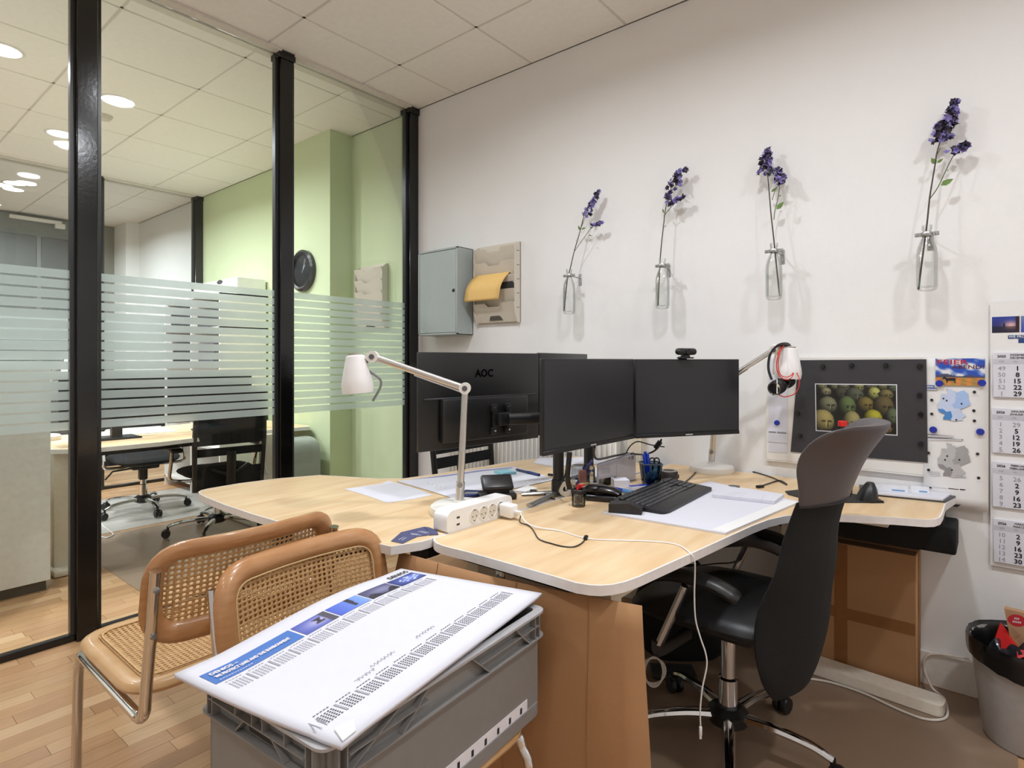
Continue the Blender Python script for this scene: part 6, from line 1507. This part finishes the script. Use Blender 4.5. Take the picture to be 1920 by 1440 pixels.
# ---------------------------------------------------------------- mesh task chairs
def mesh_chair(label, loc, rot, dz=0, back=True, arms=True):
    t = thing('mesh_chair', label, 'office chair', loc, rot, 'black mesh office chairs', world=False)
    star_base(t, (0, 0), .31, .4, .40 + dz)
    b = MB()
    def sp(u, v):
        a = 2 * math.pi * v; ca, sa = math.cos(a), math.sin(a); sx = abs(ca) ** .5 * (1 if ca > 0 else -1); sy = abs(sa) ** .5 * (1 if sa > 0 else -1); k = math.sin(math.pi * (.08 + .84 * u)) ** .4
        return Vector((.24 * sx * k, .02 + .235 * sy * k, .41 + dz + .085 * u - .02 * max(0, sy) ** 2))
    b.surf(sp, 6, 28, True); obj('seat', b, FABRIC, t)
    obj('seat_mechanism', MB().box((0, 0, .385 + dz), (.2, .2, .06), 0, .015).box((0, 0, .31 + dz), (.06, .06, .10), 0, .01), BLACK, t)
    obj('lever', MB().tube([(.06, .05, .37 + dz), (.22, .05, .36 + dz), (.27, .05, .30 + dz)], .007, 6), BLACK, t)
    if back:
        by = lambda z: -.27 - .10 * (z - .45 - dz)
        z0 = .36 + dz
        b = MB()
        for s in (-1, 1): b.tube([(s * .215, by(z0), z0), (s * .225, by(.7 + dz), .7 + dz), (s * .215, by(1.02 + dz), 1.02 + dz)], .016, 8, False, (1, .9))
        b.tube([(-.215, by(1.02 + dz), 1.02 + dz), (.215, by(1.02 + dz), 1.02 + dz)], .014, 8)
        bf = obj('back_frame', b, BLACK, t)
        for za, zb in ((.36, .505), (.59, .645), (.665, 1.02)):
            obj('mesh_panel', MB().slab([(-.215, by(za + dz), za + dz), (.215, by(za + dz), za + dz), (.215, by(zb + dz), zb + dz), (-.215, by(zb + dz), zb + dz)], .006, (0, 1, 0)), FABRIC, bf)
        obj('back_bracket', MB().tube([(0, -.10, .385 + dz), (0, -.30, .40 + dz), (0, -.315, .62 + dz)], .024, 8, False, (.6, 1.3)).tube([(-.12, -.285, .50 + dz), (0, -.30, .45 + dz), (.12, -.285, .52 + dz)], .012, 6), BLACK, t)
    for s in (-1, 1) if arms else ():
        ar = obj('armrest', MB().box((s * .285, .0, .625 + dz), (.075, .24, .03), 0, .012, 3), BLACK, t)
        obj('arm_post', MB().tube([(s * .285, .02, .61 + dz), (s * .285, .09, .45 + dz)], .012, 8, False, (1, 1.6)).tube(catmull([(s * .285, .09, .46 + dz), (s * .28, .09, .40 + dz), (s * .2, .06, .385 + dz), (s * .1, .03, .385 + dz)], 4), .012, 8), CHROME, ar)
    return t
mesh_chair('black mesh chair behind the rear desk, below the monitor with lettering on its back', (1.42, -.455, 0), R(-90), .088, True, False)
p = at(408, 972, z=.10)
mesh_chair('black mesh chair behind the glass, with its back to the partition', (p.x, p.y, .003), R(82), 0)
p = at(268, 936, z=.10)
mesh_chair('black chair beyond the desk behind the glass, chrome star base in view', (p.x, p.y, .003), R(-95), 0)
# ---------------------------------------------------------------- middle office behind the glass
t = thing('office_desk', 'birch desk with white edge in the middle office behind the glass', 'desk', (-1.2, -1.1, 0))
dk = [P2(97, 843), P2(140, 842), P2(181, 840), P2(300, 829), P2(430, 814), P2(510, 805.5), P2(565, 801), P2(580, 800)]
dk = [Vector(q) for q in dk] + [Vector((-.80, -.22)), Vector((-1.7, -.22)), Vector((-1.7, -.7)), Vector((-1.6, -1.0)), Vector((-1.55, -1.86))]
top = MB(); top.prism(dk, ZT - .026, ZT); bmesh.ops.recalc_face_normals(top.bm, faces=top.bm.faces); tf = [f for f in top.bm.faces if f.normal.z > .9]; bmesh.ops.inset_region(top.bm, faces=tf, thickness=.006, depth=0)
for f in top.bm.faces: f.material_index = 1
for f in tf: f.material_index = 0
obj('tabletop', top, [BIRCH, EDGE], t)
q = at(118, 1080, z=0)
obj('leg', MB().span((q.x - .14, q.y - .03, .03), (q.x - .06, q.y + .06, .705), .006), CREAM, t); obj('foot', MB().span((q.x - .62, q.y - .05, .0034), (q.x + .03, q.y + .05, .04), .012), CREAM, t)
q = at(505, 885, x=-.72); obj('leg', MB().span((-.78, q.y - .05, .03), (-.70, q.y + .04, .705), .006), CREAM, t); obj('foot', MB().span((-1.4, q.y - .05, .0034), (-.68, q.y + .04, .04), .012), CREAM, t)
obj('frame_rail', MB().span((-.95, -1.8, .655), (-.88, -.3, .704)), BLACKM, t)
p = at(390, 800, z=ZT); sheet_px('paper_sheet', 'white sheet lying on the desk behind the glass', 'paper', [(186, 818), (225, 816), (290, 812), (330, 809), (300, 800), (200, 806)], .003, PAPER)
for (y0, y1, lab) in ((-1.74, -1.14, 'left dark monitor on the desk behind the frosted glass'), (-1.12, -.52, 'right dark monitor on the desk behind the frosted glass')):
    monitor(lab, Vector((-1.12, y1, 0)), Vector((-1.12, y0, 0)), 1.135, .80, False, 'AOC')
    o_t = [o for o in COL.objects if o.get('label') == lab][0]
    ym = (y0 + y1) / 2; obj('stand', MB().span((-1.10, ym - .03, ZT), (-1.06, ym + .03, .95)).span((-1.18, ym - .12, ZT), (-.98, ym + .12, ZT + .012), .004), BLACK, o_t)
lp = at(107, 676, x=-1.0)
desk_lamp('white desk lamp behind the frosted glass left of the thick black post', (-1.35, -1.77, ZT), Vector((-1.38, -1.7, 1.2)), Vector((lp.x, lp.y + .06, lp.z + .02)), R(3), .1)
# white sideboard near the glass
t = thing('sideboard', 'glossy white tall sideboard behind the glass at the left picture edge', 'cabinet', (-.8, -2.5, 0))
obj('body', MB().span((-1.05, -3.1, .055), (-.585, -1.893, 1.205), .003, 1), mat('gloss_white', 'e3e4de', .18), t)
obj('plinth', MB().span((-1.03, -3.08, .0005), (-.60, -1.91, .055)), mat('plinth_dark', '4a463f', .6), t)
for y0, y1 in ((-2.49, -1.897), (-3.096, -2.495)): obj('door', MB().span((-.5845, y0, .058), (-.569, y1, 1.202), .002, 1), mat('gloss_white', 'e3e4de', .18), t)
# tall shelf with boxes by the green wall
t = thing('shelf_cabinet', 'tall white open shelf at the green wall behind the frosted glass', 'shelf', (-2.45, -.25, 0))
b = MB(); x0, x1, y0, zt_s = -3.05, -1.83, -.44, 1.835
for x in (x0, (x0 + x1) / 2, x1 - .02): b.span((x, y0, .0005), (x + .02, -.005, zt_s))
obj('side_panel', b, WMETAL, t)
for z in (.08, .45, .82, 1.18, 1.52, zt_s - .02): obj('shelf_board', MB().span((x0, y0, z), (x1, -.005, z + .02)), WMETAL, t)
obj('back_panel', MB().span((x0, -.02, .08), (x1, -.006, zt_s)), WMETAL, t)
for xa_, xb_, za_, zb_, m_, lb_ in ((-3.0, -2.5, 1.54, 1.76, '2b2d31', 'dark box on the upper left board of the tall white shelf'), (-2.38, -1.95, 1.54, 1.70, '3a3c40', 'dark grey box on the upper right board of the tall white shelf'), (-2.95, -2.55, 1.20, 1.42, '1f2226', 'black box on the middle left board of the tall white shelf'), (-2.36, -2.05, 1.20, 1.40, '54575a', 'grey box on the middle right board of the tall white shelf')):
    t_ = thing('storage_box', lb_, 'box', ((xa_ + xb_) / 2, -.2, za_ + .0005)); mm_ = mat('shelf_box_' + m_, m_, .6)
    obj('carton', MB().span((xa_, -.40, za_ + .0005), (xb_, -.05, zb_ - .03), .003, 1), mm_, t_); obj('lid', MB().span((xa_ - .004, -.404, zb_ - .03), (xb_ + .004, -.046, zb_), .003, 1), mm_, t_)
q = at(445, 519, x=-1.84); q2 = at(505, 525, x=-1.84)
t = thing('storage_box', 'white storage box with a dark finger hole on top of the tall shelf', 'box', (-2.3, -.2, zt_s))
yA, yB = max(q.y, -.43), -.02; zt_b = q.z
obj('carton', MB().span((-2.75, yA, zt_s + .0008), (-1.842, yB, zt_b), .002, 1), mat('box_white', 'e9e9e4', .6), t)
h_ = at(412, 529, y=yA - .001); obj('finger_hole', MB().slab([Vector((h_.x, yA - .0012, h_.z)) + Vector((.06 * math.cos(a), 0, .02 * math.sin(a))) for a in [k * math.pi / 8 for k in range(16)]], .001, (0, -1, 0)), mat('hole_dark', '3c3d3c', .8), t, 'dark finger hole')
# wall clock on the pillar
ck = at(565, 509, y=-.24); ccx, ccz, rc_ = -.885, 1.955, .165
t = thing('wall_clock', 'round black wall clock on the green pillar behind the glass', 'clock', (ccx, -.2, ccz))
MX = Matrix.Rotation(R(90), 3, 'X')
obj('case', MB().lathe([(rc_, .0008), (rc_, .03), (rc_ - .018, .042), (rc_ - .035, .036), (rc_ - .036, .012), (.001, .012)], (ccx, -.2, ccz), 48, MX, cap=False), mat('clock_black', '1b1c1d', .22), t)
obj('dial', MB().lathe([(rc_ - .037, .0135), (.0005, .0135)], (ccx, -.2, ccz), 40, MX, cap=False), mat('dial_grey', '3c3f42', .5), t)
for nm, ang, ln, w_ in (('hour_hand', R(37), .06, .009), ('minute_hand', R(22), .095, .006)):
    d = Vector((math.sin(ang), 0, math.cos(ang))); s = Vector((d.z, 0, -d.x)) * w_ / 2; c = Vector((ccx, -.2155, ccz)) - d * .015
    obj(nm, MB().slab([c - s, c + s, c + s * .6 + d * ln * 1.2, c - s * .6 + d * ln * 1.2], .0015, (0, -1, 0)), WPLASTIC, t)
obj('glass_cover', MB().lathe([(rc_ - .034, .034), (.001, .037)], (ccx, -.2, ccz), 40, MX, cap=False), glass('clock_glass', (.96, .97, .97)), t)
# grey rounded bin by the pillar
q = at(585, 850, y=-.45)
t = thing('waste_bin', 'grey rounded plastic bin beside the green pillar behind the glass', 'bin', (-.62, -.42, 0))
prof = fillet([(-.17, 0), (.17, 0), (.16, .66), (-.16, .66)], [.01, .01, .13, .13], 7)
b = MB(); b.slab([Vector((-.68 + p.x, -.55, .003 + p.y)) for p in prof], .26, (0, 1, 0)); obj('bin_body', b, mat('bin_greygreen', '9aa098', .5), t)
b = MB(); b.tube(catmull([(-.60, -.56, .3), (-.56, -.565, .42), (-.50, -.565, .45), (-.47, -.56, .38)], 5), .006, 6); obj('bail', b, WPLASTIC, t)
# cables on the floor behind the glass
for lab, pts, m in (('white cable on the floor behind the glass beside the thick black post', [(186, 1005), (200, 1008), (212, 1002), (205, 995), (192, 985), (186, 975)], WPLASTIC), ('dark cable loop on the floor behind the mesh chair base', [(380, 960), (395, 952), (415, 952), (430, 962), (455, 972)], BLACK)):
    b = MB(); b.tube(catmull([at(u, v, z=.008) for u, v in pts], 6), .004, 6); p = at(*pts[2], z=.004); t = thing('floor_cable', lab, 'cable', (p.x, p.y, .004)); obj('cord', b, m, t)
b = MB(); b.tube(catmull([at(494, 838, x=-.69), at(495, 860, x=-.69), at(499, 880, x=-.69), at(504, 888, x=-.69)], 5), .004, 6); p = at(495, 860, x=-.69); t = thing('floor_cable', 'pale cable hanging down beside the desk leg behind the glass', 'cable', tuple(p)); obj('cord', b, WPLASTIC, t)

for o in COL.objects:
    if o.name.split('.')[0] in ('day_numbers', 'week_numbers', 'pale_print', 'month_print', 'print_grey', 'print_dark', 'print_white', 'pencil_marks') and o.type == 'MESH': o['kind'] = 'stuff'
